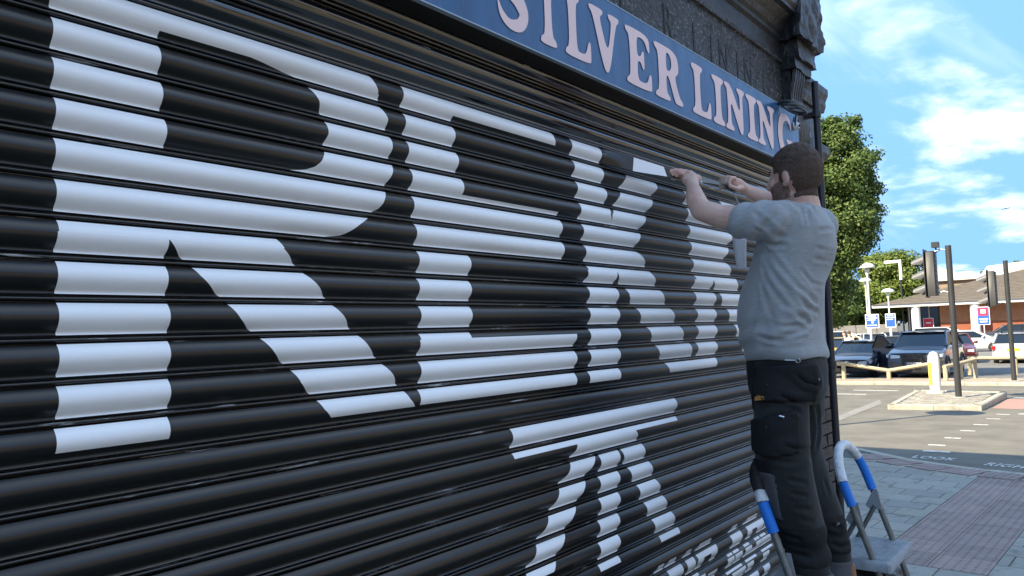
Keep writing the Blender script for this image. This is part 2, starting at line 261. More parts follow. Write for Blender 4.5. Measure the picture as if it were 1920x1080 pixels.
# ------------------------------------------------------------------ ground, roads, pavement
M_ground = mat('dull_ground', (.10, .10, .085), .95, var=.3, vscale=.05)
M_asph = mat('asphalt', (.165, .152, .125), .9, .3, var=.22, vscale=1.3, bump=.5, bscale=120, col2=(.27, .26, .23), c2lo=.60, c2hi=.72, c2scale=55)
M_park = mat('car_park_asphalt', (.17, .165, .15), .9, .3, var=.2, vscale=.6, bump=.4, bscale=90)
M_slab = [mat('paving_slab_%d' % i, c, .8, .4, var=.16, vscale=5, bump=.25, bscale=70, col2=(.11, .105, .09), c2lo=.52, c2hi=.75, c2scale=5) for i, c in enumerate([(.30, .285, .24), (.33, .312, .265), (.275, .262, .225), (.315, .295, .24)])]
M_bed = mat('mortar_bed', (.10, .11, .085), .95, var=.3, vscale=14)
M_red = [mat('red_tactile_%d' % i, c, .85, .3, var=.15, vscale=7, bump=.25, bscale=80) for i, c in enumerate([(.31, .235, .21), (.34, .255, .225), (.285, .22, .195)])]
M_kerb = mat('kerb_stone', (.38, .355, .29), .85, .3, var=.18, vscale=6, bump=.3, bscale=60, col2=(.20, .19, .14), c2lo=.55, c2hi=.75, c2scale=5)
M_line = mat('road_paint', (.62, .60, .54), .75, .3, col2=(.22, .21, .18), c2lo=.50, c2hi=.66, c2scale=18)
xs = [-1500, -60, 12, 30, 60, 110, 3000]
mb = MB(); mb.loft([[(x, -2000, gz(x)-.06), (x, 2000, gz(x)-.06)] for x in xs], closed=False); struct('ground', mb, M_ground)
mb = MB(); mb.loft([[(x, -60, gz(x)), (x, 60, gz(x))] for x in (5.0, 12, 20, 29.2)], closed=False)
mb.add([(-60, -11, -.1), (5.0, -11, -.1), (5.0, -3, -.1), (-60, -3, -.1)], [(0, 1, 2, 3)])
ROAD = struct('road', mb, M_asph)
mb = MB(); mb.loft([[(x, -40, gz(x)+.01), (x, 60, gz(x)+.01)] for x in (31.0, 45, 60, 95)], closed=False); struct('car_park', mb, M_park)
# pavement outline follows the kerb round the corner
KERB = [(12.95, 14), (12.9, 5), (12.78, 3.0), (12.55, 2.2), (12.22, 1.6), (11.62, .98), (11.3, .45), (11.14, .1), (10.98, -.45), (10.8, -1.2), (10.35, -2.1), (9.5, -2.9), (8.2, -3.4), (6.4, -3.58), (-30, -3.6)]
def resample(pl, step):
    out = [Vector(pl[0]).to_2d()]; acc = 0
    for a, b in zip(pl[:-1], pl[1:]):
        a = Vector(a).to_2d(); b = Vector(b).to_2d(); n = max(1, round((b-a).length/step))
        for i in range(1, n+1): out.append(a+(b-a)*i/n)
    return out
# smooth the kerb line
kp = [Vector(p) for p in KERB]
for _ in range(2):
    q = [kp[0]]
    for a, b in zip(kp[:-1], kp[1:]): q += [a*.75+b*.25, a*.25+b*.75]
    kp = q+[kp[-1]]
mb = MB(); poly = [(p.x, p.y) for p in kp]+[(-30, 14)]
mb.prism(poly, -.3, -.008); PAVE = struct('pavement', mb, M_bed)
# kerb stones, each one its own piece, those in view
def inside(x, y, pl=poly):
    c = False; n = len(pl)
    for i in range(n):
        x0, y0 = pl[i]; x1, y1 = pl[i-1]
        if (y0 > y) != (y1 > y) and x < (x1-x0)*(y-y0)/(y1-y0)+x0: c = not c
    return c
rs = resample([(p.x, p.y) for p in kp], .3); keep = [p for p in rs if p.y < 7 and p.x > 7.2]
i = 0
while i+3 < len(keep):
    seg = keep[i:i+4]; mbk = MB(); ring = []
    for a, p in enumerate(seg):
        t = (seg[min(a+1, 3)]-seg[max(a-1, 0)]).normalized(); nrm = Vector((-t.y, t.x)); nrm = -nrm
        e = .004 if a in (0, 3) else 0; pp = p + t*(e if a == 0 else -e)
        o = pp; n_in = pp+nrm*.145
        if not inside(*(pp+nrm*.1)): n_in = pp-nrm*.145
        dirn = (n_in-o).normalized()
        ring.append([(o.x, o.y, -.3), (o.x, o.y, -.02), ((o+dirn*.02).x, (o+dirn*.02).y, .004), (n_in.x, n_in.y, .004), (n_in.x, n_in.y, -.3)])
    mbk.loft(ring); part('kerb_stone', mbk, M_kerb, PAVE); i += 3
# slabs: rows run across the pavement
e2 = Vector((.9985, -.055)); e1 = Vector((.055, .9985)); org = Vector((4.0, 0))
SX, SY = .318, .385
def local(p): d = Vector(p)-org; return d.dot(e2), d.dot(e1)
slab_meshes = []
for k in range(6):
    m2 = MB(); rj = lambda: random.uniform(-.0015, .0015); g = .0045
    a, b = SX-2*g, SY-2*g
    m2.loft([[(x, y, -.045) for x, y in ((0, 0), (a, 0), (a, b), (0, b))], [(x, y, -.004+rj()) for x, y in ((0, 0), (a, 0), (a, b), (0, b))], [(x, y, rj()) for x, y in ((.004, .004), (a-.004, .004), (a-.004, b-.004), (.004, b-.004))]])
    me = m2.mesh('paving_slab'); me.materials.append(M_slab[k % 4]); slab_meshes.append(me)
def kdist(p): return min((Vector(p)-q).length for q in keep)
TL, TM, TR = .29, -.10, -.50           # tactile columns in local across coordinate
tact = lambda u, w: (2.55 < u < 7.4 and -.53 < w < .30)
def band(p): return kdist(p) < .70 and -1.6 < p[1] < 1.25
rots = math.atan2(e2.y, e2.x)
T_U0, T_U1, T_W0, T_W1 = 2.55, 7.9, TR+.003, TR+2*.392+.007
def put(u0, u1, w0, w1):
    if u1-u0 < .03 or w1-w0 < .03: return
    cs = [org+e2*a+e1*b for a in (u0+.01, u1-.01) for b in (w0+.01, w1-.01)]
    if not all(inside(*q) and kdist(q) > .15 for q in cs): return
    p = org+e2*(u0+.0045)+e1*(w0+.0045)
    if p.y > .30 and p.x < 5.45: return
    if abs(u1-u0-SX) < .002 and abs(w1-w0-SY) < .002: me = random.choice(slab_meshes)
    else:
        m2 = MB(); a, b = u1-u0-.009, w1-w0-.009; m2.box((0, 0, -.045), (a, b, 0)); me = m2.mesh('paving_slab'); me.materials.append(random.choice(M_slab))
    o = link('paving_slab', me, PAVE); o.location = (p.x, p.y, random.uniform(-.0015, .0015)); o.rotation_euler = (0, 0, rots)
for r in range(-2, 27):
    for c in range(-8, 9):
        u0 = r*SX; w0 = c*SY + (SY*.5 if r % 2 else 0); u1 = u0+SX; w1 = w0+SY
        if u1 <= T_U0 or u0 >= T_U1 or w1 <= T_W0 or w0 >= T_W1: put(u0, u1, w0, w1); continue
        if u0 < T_U0: put(u0, T_U0, w0, w1)
        a0 = max(u0, T_U0); 
        if w0 < T_W0: put(a0, u1, w0, T_W0)
        if w1 > T_W1: put(a0, u1, T_W1, w1)
# blister tiles
def blister_tile(sz, rows):
    m2 = MB(); g = .003; a = sz-2*g
    m2.loft([[(x, y, -.045) for x, y in ((0, 0), (a, 0), (a, a), (0, a))], [(x, y, 0) for x, y in ((0, 0), (a, 0), (a, a), (0, a))]])
    st = sz/rows
    for i in range(rows):
        for j in range(rows):
            x = st*(i+.5)-g; y = st*(j+.5)-g
            m2.loft([[(x+rr*math.cos(q), y+rr*math.sin(q), z) for q in [k*math.pi/3 for k in range(6)]] for rr, z in ((.0125, -.001), (.010, .0045), (.005, .0058))])
    return m2.mesh('tactile_tile', smooth=35)
TS = .392
tm = []
for i in range(3):
    me = blister_tile(TS, 6); me.materials.append(M_red[i]); tm.append(me)
flat = []
for i in range(3):
    m2 = MB()
    for q in range(5): m2.box((q*.078+.006, .002, -.04), (q*.078+.066, .386, .004))
    m2.box((0, 0, -.045), (.388, .388, -.001)); me = m2.mesh('ribbed_tile'); me.materials.append(M_red[i]); flat.append(me)
for r in range(0, 13):
    for c in range(2):
        u = 2.55+r*TS; w = TR+c*TS + .005; cs = [org+e2*(u+a)+e1*(w+b) for a in (.02, TS-.02) for b in (.02, TS-.02)]
        if not all(inside(*q) and kdist(q) > .16 for q in cs): continue
        p = org+e2*u+e1*w; o = link('tactile_tile', random.choice(tm) if u < 6.2 else random.choice(flat), PAVE); o.location = (p.x, p.y, .001); o.rotation_euler = (0, 0, rots)
# red band of ribbed tiles along the kerb
run = [p for p in keep if -1.7 < p.y < 1.25]
acc = 0
line = resample([tuple(p) for p in run], .05); d = 0; last = None; stn = []
for a, b in zip(line[:-1], line[1:]):
    d += (b-a).length
    if not stn or d-stn[-1][0] > .392: stn.append((d, a, (b-a).normalized()))
for d, a, t in stn:
    n_in = Vector((-t.y, t.x)); 
    if not inside(*(a+n_in*.3)): n_in = -n_in
    for k in range(1):
        o = link('ribbed_tile', random.choice(flat), PAVE); p = a+n_in*(.16+.4*k)
        if tact(*local(p+n_in*.2+t*.2)) and k == 1: continue
        # tile x axis along the kerb, y axis inwards
        o.location = (p.x, p.y, .0065); ang = math.atan2(t.y, t.x)
        if n_in.cross(t) > 0: ang = math.atan2(-t.y, -t.x); o.location = ((p+t*.388).x, (p+t*.388).y, .0065)
        o.rotation_euler = (0, 0, ang)
# iron inspection cover near the corner
mb = MB(); mb.prism([(11.3, 1.35), (12.0, 1.72), (12.15, 2.2), (11.2, 2.25)], -.02, .003); c0 = part('service_cover', mb, mat('old_iron', (.075, .07, .068), .7, .5, bump=.6, bscale=90, var=.25, vscale=12), PAVE)
# painted words and lane marks
def flatquad(mbx, pts): mbx.add([(x, y, gz(x)+.005) for x, y in pts], [tuple(range(len(pts)))])
bd = Vector((.50, .87)).normalized()
def roadword(txt, origin, ex, size, sy=1.9):
    me = text_mesh(txt, size, 0.0, 1.15, .005); ex = Vector(ex).normalized(); ey = Vector((-ex.y, ex.x))
    for v in me.vertices:
        p = Vector(origin)+ex*v.co.x+ey*v.co.y*sy; v.co = (p.x, p.y, gz(p.x)+.006)
    me.materials.clear(); link('road_lettering', me, ROAD, M_line)
roadword('LOOK', (12.26, 1.00), (-.10, -.99), .18, 1.9)
roadword('RIGHT', (11.98, .08), (-.22, -.98), .18, 1.9)
mb = MB(); flatquad(mb, [(12.95, .98), (13.1, .98), (13.1, .62), (12.95, .62)]); part('paint_bar', mb, M_line, ROAD)
def mark(x, y, lx, ly):
    mbm = MB(); flatquad(mbm, [(x-lx/2, y-ly/2), (x+lx/2, y-ly/2), (x+lx/2, y+ly/2), (x-lx/2, y+ly/2)]); part('road_stud_mark', mbm, M_line, ROAD)
for x, y in [(13.75, .92), (14.75, .86), (15.9, .80), (17.0, .74), (18.2, .68), (19.2, .62)]: mark(x, y, .11, .24)
for x, y in [(19.45, -.2), (19.2, -1.0), (19.4, .2), (23.6, .1), (24.9, -.1), (26.3, -.3), (23.9, .75)]: mark(x, y, .16, .34)
for x, y in [(24.9, 6.2), (26.0, 4.7), (24.3, 5.2), (27.0, 7.0)]: mark(x, y, .22, 1.3)
mbm = MB(); flatquad(mbm, [(16.2, 3.2), (17.3, 3.5), (22.4, 3.75), (21.2, 3.42)]); part('concrete_strip', mbm, mat('pale_concrete', (.215, .205, .18), .9, var=.2, vscale=5), ROAD)
mbm = MB(); flatquad(mbm, [(20.6, .98), (20.3, -2.6), (23.2, -2.6), (23.4, .98)]); part('red_crossing', mbm, mat('red_surfacing', (.36, .20, .16), .9, var=.15, vscale=9), ROAD)

# traffic island: kerb stones round a block-paved top
IS = thing('traffic_island', 'raised traffic island with pale kerb stones and block paving under the bollard', 'traffic island', (21.8, 2.2, gz(21.8)))
ip = [(19.7, 2.95), (19.95, 1.1), (23.8, 1.02), (24.1, 3.2)]
zt = gz(21.8)
mb = MB(); mb.prism([(x+(21.8-x)*.04, y+(2.3-y)*.06) for x, y in ip], zt-.2, zt+.118); part('bed', mb, M_bed, IS)
def kerbrun(pts, parent, z0, z1, step, wd=.15, m=M_kerb, name='kerb_stone'):
    for a, b in zip(pts[:-1], pts[1:]):
        a = Vector(a); b = Vector(b); n = max(1, round((b-a).length/step)); t = (b-a).normalized(); nn = Vector((-t.y, t.x))
        for i in range(n):
            p = a+(b-a)*i/n+t*.004; q = a+(b-a)*(i+1)/n-t*.004; m3 = MB()
            pa = [p, q, q+nn*wd, p+nn*wd]; pb = [p+nn*.02, q+nn*.02, q+nn*(wd-.01), p+nn*(wd-.01)]
            m3.loft([[(v.x, v.y, z0) for v in pa], [(v.x, v.y, z1-.02) for v in pa], [(v.x, v.y, z1) for v in pb]]); part(name, m3, m, parent)
kerbrun([Vector(p) for p in ip+[ip[0]]], IS, zt-.15, zt+.14, .85)
M_blk = [mat('island_block_%d' % i, c, .9, .3, var=.2, vscale=9, bump=.3, bscale=60) for i, c in enumerate([(.30, .275, .22), (.27, .24, .20), (.33, .31, .25)])]
isl = [Vector((x+(21.8-x)*.07, y+(2.3-y)*.10)) for x, y in ip]; islp = [(p.x, p.y) for p in isl]
for i in range(24):
    for j in range(16):
        x = 19.7+i*.2; y = .95+j*.2+(.1 if i % 2 else 0)
        if all(inside(x+a, y+b, islp) for a in (.0, .19) for b in (0, .19)):
            m3 = MB(); m3.box((x, y, zt), (x+.192, y+.192, zt+.128+random.uniform(-.004, .004))); part('paving_block', m3, random.choice(M_blk), IS)
# far pavement in front of the car park
mb = MB(); mb.loft([[(28.95, y, gz(29)-.2), (28.95, y, gz(29)+.10), (31.05, y, gz(31)+.11), (31.05, y, gz(31)-.2)] for y in (-40, 40)]); FP = struct('far_pavement', mb, mat('far_paving', (.34, .28, .21), .9, .3, var=.22, vscale=5, bump=.4, bscale=30))
for i in range(22):
    y = -4.5+i*.9; m3 = MB(); m3.loft([[(28.8, yy, gz(29)-.2), (28.8, yy, gz(29)+.085), (28.82, yy, gz(29)+.11), (28.948, yy, gz(29)+.11), (28.948, yy, gz(29)-.2)] for yy in (y+.005, y+.895)]); part('kerb_stone', m3, M_kerb, FP)

# ------------------------------------------------------------------ shop building
M_black = mat('black_painted_stone', (.012, .0125, .014), .42, .5, var=.4, vscale=10, bump=.5, bscale=30, rvar=.12)
M_flake = mat('flaking_black_paint', (.012, .0125, .014), .30, .5, var=.4, vscale=9, bump=1.0, bscale=60, col2=(.20, .20, .20), c2lo=.55, c2hi=.61, c2scale=60, c2stretch=(1, 1, 1), rvar=.15)
M_brickb = mat('black_painted_brick', (.03, .031, .034), .5, .5, var=.3, vscale=7, bump=.5, bscale=40)
M_upper = mat('upper_brick', (.30, .20, .13), .9, .2, var=.2, vscale=6, bump=.3, bscale=30)
B = thing('shop_building', 'corner shop building painted black around its shutter with stone fascia and cornice', 'building', (2.5, 1.0, 0))
XE = 5.30
mb = MB(); mb.box((-9, .12, 3.86), (XE-.06, 11.0, 7.2)); part('upper_wall', mb, M_upper, B)
mb = MB(); mb.box((-9, .30, 0), (4.74, 11.0, 3.86)); mb.box((4.74, .34, 0), (XE-.08, 11.0, 3.86)); part('ground_floor_wall', mb, M_black, B)
mb = MB(); mb.box((-9, .02, 0), (-2.25, .31, 3.86)); part('pier', mb, M_black, B)
NB = thing('added_shade_block', 'unseen taller brick block added beside the shop to shade the main road', 'building', (-20, 6, 0))  # added out of view; its shadow cuts sunlit road bounce onto the shutter
mb = MB(); mb.box((-34, .10, 0), (-9.02, 12, 11.5)); part('wall', mb, M_upper, NB)
mb = MB(); mb.box((-34.2, -.15, 11.5), (-8.9, 12.2, 11.8)); part('parapet', mb, M_black, NB)
# stone fascia with worn incised lettering, under a moulded cornice
mb = MB(); mb.prismx([(.30, 2.80), (-.012, 2.80), (-.020, 3.0), (-.020, 3.37), (-.034, 3.375), (-.034, 3.395), (.30, 3.395)], -9, 4.63); FAS = part('fascia', mb, M_flake, B)
mb = MB(); mb.prismx([(.30, 3.398), (-.022, 3.398), (-.022, 3.50), (-.04, 3.515), (-.04, 3.535), (-.055, 3.55), (-.07, 3.58), (-.11, 3.63), (-.135, 3.64), (-.135, 3.66), (-.15, 3.68), (-.16, 3.76), (-.16, 3.80), (.11, 3.86), (.30, 3.86)], -9, 4.64)
part('cornice', mb, M_black, B)
for i, (tx, ox, s) in enumerate([('S', 1.62, .20), ('I', 1.98, .20), ('L', 2.15, .20), ('V', 2.42, .20), ('E', 2.72, .20), ('R', 3.10, .22), ('L', 3.40, .22), ('I', 3.60, .22), ('N', 3.70, .22), ('I', 3.93, .22), ('N', 4.03, .22), ('G', 4.30, .22)]):
    text_part('incised_letter', tx, s, mat('incised_shadow', (.004, .004, .005), .6), FAS, (ox, -.0212, 3.115), (1, 0, 0), (0, 0, 1), .0006, 1.0, .72)
# heavy console block at the corner end of the cornice
def rock(mbx, amt, seed):
    o = Vector((seed*3.1, seed*1.7, 0)); mbx.v = [tuple(Vector(q)+noise.noise_vector(Vector(q)*9+o)*amt) for q in mbx.v]; return mbx
def sub_box(a, b, n=6):
    bm = bmesh.new(); bmesh.ops.create_cube(bm, size=1); 
    bmesh.ops.subdivide_edges(bm, edges=bm.edges[:], cuts=n, use_grid_fill=True)
    mb_ = MB(); A = Vector(a); Bv = Vector(b)
    mb_.add([A+Vector(((v.co.x+.5)*(Bv.x-A.x), (v.co.y+.5)*(Bv.y-A.y), (v.co.z+.5)*(Bv.z-A.z))) for v in bm.verts], [[v.index for v in f.verts] for f in bm.faces]); bm.free(); return mb_
def rough(mbx, seed, a1=.022, a2=.009):
    rock(mbx, a1, seed); o = Vector((seed*5.3, 2.2, seed)); mbx.v = [tuple(Vector(q)+noise.noise_vector(Vector(q)*34+o)*a2) for q in mbx.v]; return mbx
part('console_block', rough(sub_box((4.60, -.16, 3.50), (5.03, .10, 3.86), 14), 1), M_black, B, 60)
part('console_moulding', rough(sub_box((4.64, -.125, 3.40), (4.98, .10, 3.505), 9), 2, .010, .006), M_black, B, 60)
part('console_base', rough(sub_box((4.62, -.105, 3.335), (4.93, .1, 3.405), 8), 3, .012, .005), M_black, B, 60)
# fluted bracket under the console
mb = MB()
for i in range(5):
    x = 4.645+i*.036
    mb.loft([[(x+.002, y, z), (x+.010, y-d, z), (x+.026, y-d, z), (x+.034, y, z)] for y, d, z in ((-.085, .018, 3.34), (-.075, .018, 3.27), (-.060, .016, 3.20), (-.050, .014, 3.11), (-.045, .012, 3.03))], cap=True)
mb.box((4.635, -.07, 3.03), (4.835, .1, 3.335)); part('fluted_bracket', mb, M_black, B, 40)
mb = MB(); mb.prismx([(.1, 3.05), (-.07, 3.05), (-.105, 3.02), (-.09, 2.92), (-.045, 2.86), (-.03, 2.80), (.1, 2.8)], 4.64, 4.845); part('scroll_bracket', mb, M_black, B, 30)
# pilaster and its capital at the corner, brick below
mb = MB(); mb.box((4.87, -.03, 2.0), (XE-.004, .34, 3.30)); part('pilaster', mb, M_black, B)
mb = MB(); mb.prismx([(.2, 3.22), (-.045, 3.22), (-.06, 3.26), (-.06, 3.29), (-.08, 3.33), (-.08, 3.37), (.2, 3.39)], 4.88, XE+.06); part('capital', rock(mb, .004, 5), M_black, B)
mb = MB(); mb.prismx([(.2, 2.90), (-.045, 2.90), (-.07, 2.93), (-.07, 2.98), (.2, 2.99)], 4.88, XE+.06); part('capital_band', mb, M_black, B)
mb = MB(); mb.box((4.745, -.02, 0), (4.875, .335, 2.80)); mb.box((4.875, .0, 0), (XE-.012, .335, 2.0)); part('pier_core', mb, mat('black_mortar', (.012, .012, .013), .7), B)
zz = 0.0; row = 0
while zz < 2.84:
    h = .066; xx = 4.88 if row % 2 == 0 else 4.88-.105
    for x0, x1 in ([(4.88, 5.09), (5.10, XE)] if row % 2 == 0 else [(4.88, 4.98), (4.99, 5.195), (5.205, XE)]):
        m3 = sub_box((x0, -.022, zz), (x1+random.uniform(-.006, .010 if x1 == XE else 0), .10 if x1 < XE else .22, zz+h), 1); rock(m3, .006, row+x0); part('brick', m3, M_brickb, B)
    zz += .076; row += 1
# drain pipe
DP = thing('drainpipe', 'black drainpipe running down the corner of the shop beside the sign', 'pipe', (4.99, -.10, 0))
mb = MB(); mb.tube([(4.99, -.105, 3.33), (4.99, -.105, 2.55), (4.985, -.105, 1.6), (4.985, -.105, 0.02)], .021, 14); part('pipe', mb, mat('black_pipe', (.025, .026, .03), .4, .5), DP, 40)
for z in (3.1, 2.45, 1.55, .6):
    mb = MB(); mb.lathe([(.021, 0), (.027, .004), (.027, .045), (.021, .05)], 14, (4.988, -.105, z)); mb.box((4.955, -.10, z+.012), (5.02, -.025, z+.035)); part('collar', mb, MATS['black_pipe'], DP, 40)

# ------------------------------------------------------------------ roller shutter
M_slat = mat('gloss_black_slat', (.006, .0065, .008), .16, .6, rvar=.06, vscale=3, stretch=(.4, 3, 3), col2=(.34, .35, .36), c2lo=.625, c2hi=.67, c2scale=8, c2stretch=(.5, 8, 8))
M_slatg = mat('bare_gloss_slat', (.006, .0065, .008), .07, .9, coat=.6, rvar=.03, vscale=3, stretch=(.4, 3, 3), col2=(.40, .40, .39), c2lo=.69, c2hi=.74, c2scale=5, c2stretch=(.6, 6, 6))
M_film = mat('matt_black_film', (.008, .0082, .009), .34, .6, rvar=.05, vscale=2, stretch=(.6, 2, 2), bump=.012, bscale=3)
M_white = mat('white_film', (.88, .89, .90), .34, .6, bump=.03, bscale=6, stretch=(.6, 2, 2), var=.03, vscale=5)
PITCHZ = .0762; FH = .80*PITCHZ; ZROW = 1.683
TP = [0, .1, .25, .4, .55, .7, .82, .9, .95, 1.0]; YP = [0,-.007,-.0125,-.015,-.0135,-.008,-.0005,.0045,.0055,.0005]
yprof = lambda t: float(np.interp(t, TP, YP))
# smooth the face with a finer table
tt = np.linspace(0, 1, 25); yy = np.interp(tt, TP, YP); ys2 = yy.copy()
for _ in range(3): ys2[1:-1] = (ys2[:-2]+2*ys2[1:-1]+ys2[2:])/4
yprof = lambda t: float(np.interp(t, tt, ys2))
SH = thing('roller_shutter', 'black steel roller shutter covered in white vinyl lettering', 'shutter', (1.2, 0, 0))
prof = [(yprof(t), -t*FH) for t in tt]
prof += [(.0075, -FH-.0006), (.0080, -FH-.0024)]
cb = -FH-.0076
for k in range(9):
    a = -math.pi/2+math.pi*k/8; prof.append((.0025-.0068*math.cos(a), cb-.0047*math.sin(a)))
prof += [(.0060, -FH-.0130), (.0062, -PITCHZ+.0012), (.002, -PITCHZ+.0002)]
mb = MB(); X0, X1 = -2.2, 4.70
mb.loft([[(x-1.2, y, z) for y, z in prof] for x in np.linspace(X0, X1, 8)], closed=False)
slat_me = mb.mesh('slat', smooth=38); slat_me.materials.append(M_slat); slat_gl = slat_me.copy(); slat_gl.materials.clear(); slat_gl.materials.append(M_slatg)
def film_mesh(name, t0, t1, left, right, off, k, m, nx=1):
    n = max(3, int(round((t1-t0)*20))); rings = []
    ext = lambda e, t: float(np.interp(t, [q[0] for q in e], [q[1] for q in e]))
    z_top = ZROW+k*PITCHZ
    for i in range(n+1):
        t = t0+(t1-t0)*i/n; a = ext(left, t); b = ext(right, t)
        if b < a+.0004: b = a+.0004
        h = .01; dy = (yprof(min(1, t+h))-yprof(max(0, t-h))); dz = -(min(1, t+h)-max(0, t-h))*FH; nl = math.hypot(dy, dz); ny, nz_ = dz/nl, -dy/nl
        y = yprof(t)+ny*off; z = z_top-t*FH+nz_*off
        rings.append([(a+(b-a)*j/nx, y, z) for j in range(nx+1)])
    m4 = MB(); m4.loft(rings, closed=False); return m4
slats = {}
for k in range(-22, 17):
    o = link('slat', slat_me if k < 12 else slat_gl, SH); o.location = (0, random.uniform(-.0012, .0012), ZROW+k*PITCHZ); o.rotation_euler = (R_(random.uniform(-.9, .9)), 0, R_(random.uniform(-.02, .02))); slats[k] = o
def slatpart(name, m4, m, k):
    me = m4.mesh(name, (1.2, 0, ZROW+k*PITCHZ)); me.polygons.foreach_set('use_smooth', [True]*len(me.polygons)); 
    # keep faces turned to the street
    if len(me.polygons) and me.polygons[0].normal.y > 0: me.flip_normals()
    return link(name, me, slats[k], m)
FILM_END = {11: 2.562}
for k in range(-22, 12):
    slatpart('black_film', film_mesh('black_film', .02, .965, [(0, X0+.01)], [(0, FILM_END.get(k, X1-.03))], .0005, k, M_film, 8), M_film, k)
for k, segs in LETTERING.items():
    for t0, t1, l, r in segs:
        slatpart('letter_strip', film_mesh('letter_strip', max(t0, .01), min(t1, .985), l, r, .0011, k, M_white), M_white, k)
slatpart('tape_patch', film_mesh('tape_patch', .40, .66, [(0, 2.07)], [(0, 2.24)], .0019, -8, M_film), mat('black_tape', (.004, .004, .004), .6, .2), -8)
for xg in (4.665,):
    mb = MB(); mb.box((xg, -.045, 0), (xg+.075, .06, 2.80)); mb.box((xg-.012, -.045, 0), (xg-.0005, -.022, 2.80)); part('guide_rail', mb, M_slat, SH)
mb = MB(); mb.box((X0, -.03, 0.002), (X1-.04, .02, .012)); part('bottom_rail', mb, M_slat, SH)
# shutter housing above the slats, behind the sign
mb = MB(); mb.prismx([(.09, 2.80), (-.105, 2.80), (-.115, 3.0), (-.018, 3.02), (.09, 3.02)], X0-.02, 4.60)
mb.box((X0, .02, 2.70), (X1-.04, .09, 2.80)); part('housing', mb, mat('dark_housing', (.008, .008, .009), .4), SH)

# ------------------------------------------------------------------ sign
M_navy = mat('navy_sign_panel', (.034, .105, .235), .30, .4, var=.16, vscale=3, stretch=(3, 1, .4), rvar=.10, col2=(.10, .15, .22), c2lo=.60, c2hi=.85, c2scale=6)
M_pink = mat('pink_letter', (.86, .64, .63), .5, .4, var=.04, vscale=8)
SG = thing('shop_sign', 'long navy sign panel reading SILVER LINING in pink serif letters', 'sign', (1.5, -.12, 2.72))
mb = MB(); mb.box((-2.4, -.12, 2.722), (4.567, -.106, 3.03)); mb.box((4.562, -.105, 2.73), (4.567, -.03, 3.03)); part('panel', mb, M_navy, SG)
mb = MB(); mb.box((-2.4, -.1215, 2.718), (4.569, -.104, 2.7215)); mb.box((-2.4, -.1215, 3.0305), (4.569, -.104, 3.034)); part('edge_trim', mb, mat('trim', (.35, .42, .48), .35, .5, .3), SG)
mb = MB(); mb.box((-2.4, -.103, 2.7225), (4.56, -.02, 2.728)); part('under_return', mb, mat('dark_housing', (.012, .012, .013), .45), SG)
def chaikin(p, n=2, closed=True):
    for _ in range(n):
        q = []
        for i in range(len(p)):
            a = p[i]; b = p[(i+1) % len(p)]; q += [(a[0]*.78+b[0]*.22, a[1]*.78+b[1]*.22), (a[0]*.22+b[0]*.78, a[1]*.22+b[1]*.78)]
        p = q
    return p
def sweep(pts, n=28):   # catmull through (x, y, halfwidth) centreline, returns outline
    P = [Vector(p) for p in pts]; P = [P[0]*2-P[1]]+P+[P[-1]*2-P[-2]]; out = []
    for i in range(1, len(P)-2):
        for s in range(n//(len(P)-3)+1):
            t = s/(n//(len(P)-3)+1); a, b, c, d = P[i-1:i+3]
            out.append(.5*((2*b)+(-a+c)*t+(2*a-5*b+4*c-d)*t*t+(-a+3*b-3*c+d)*t*t*t))
    out.append(P[-2]); Lf = []; Rt = []
    for i, p in enumerate(out):
        q = out[min(i+1, len(out)-1)]-out[max(i-1, 0)]; q.z = 0; q = q.to_2d().normalized() if q.length else Vector((1, 0)); nn = Vector((-q.y, q.x))
        Lf.append((p.x+nn.x*p.z, p.y+nn.y*p.z)); Rt.append((p.x-nn.x*p.z, p.y-nn.y*p.z))
    return Lf+Rt[::-1]
def stem(x, w=.13, fl=.11, y0=0, y1=1):   # flared vertical stem
    return [(x-fl, y0), (x+w+fl, y0), (x+w+fl*.9, y0+.09), (x+w, y0+.16), (x+w, y1-.16), (x+w+fl*.9, y1-.09), (x+w+fl, y1), (x-fl, y1), (x-fl*.9, y1-.09), (x, y1-.16), (x, y0+.16), (x-fl*.9, y0+.09)]
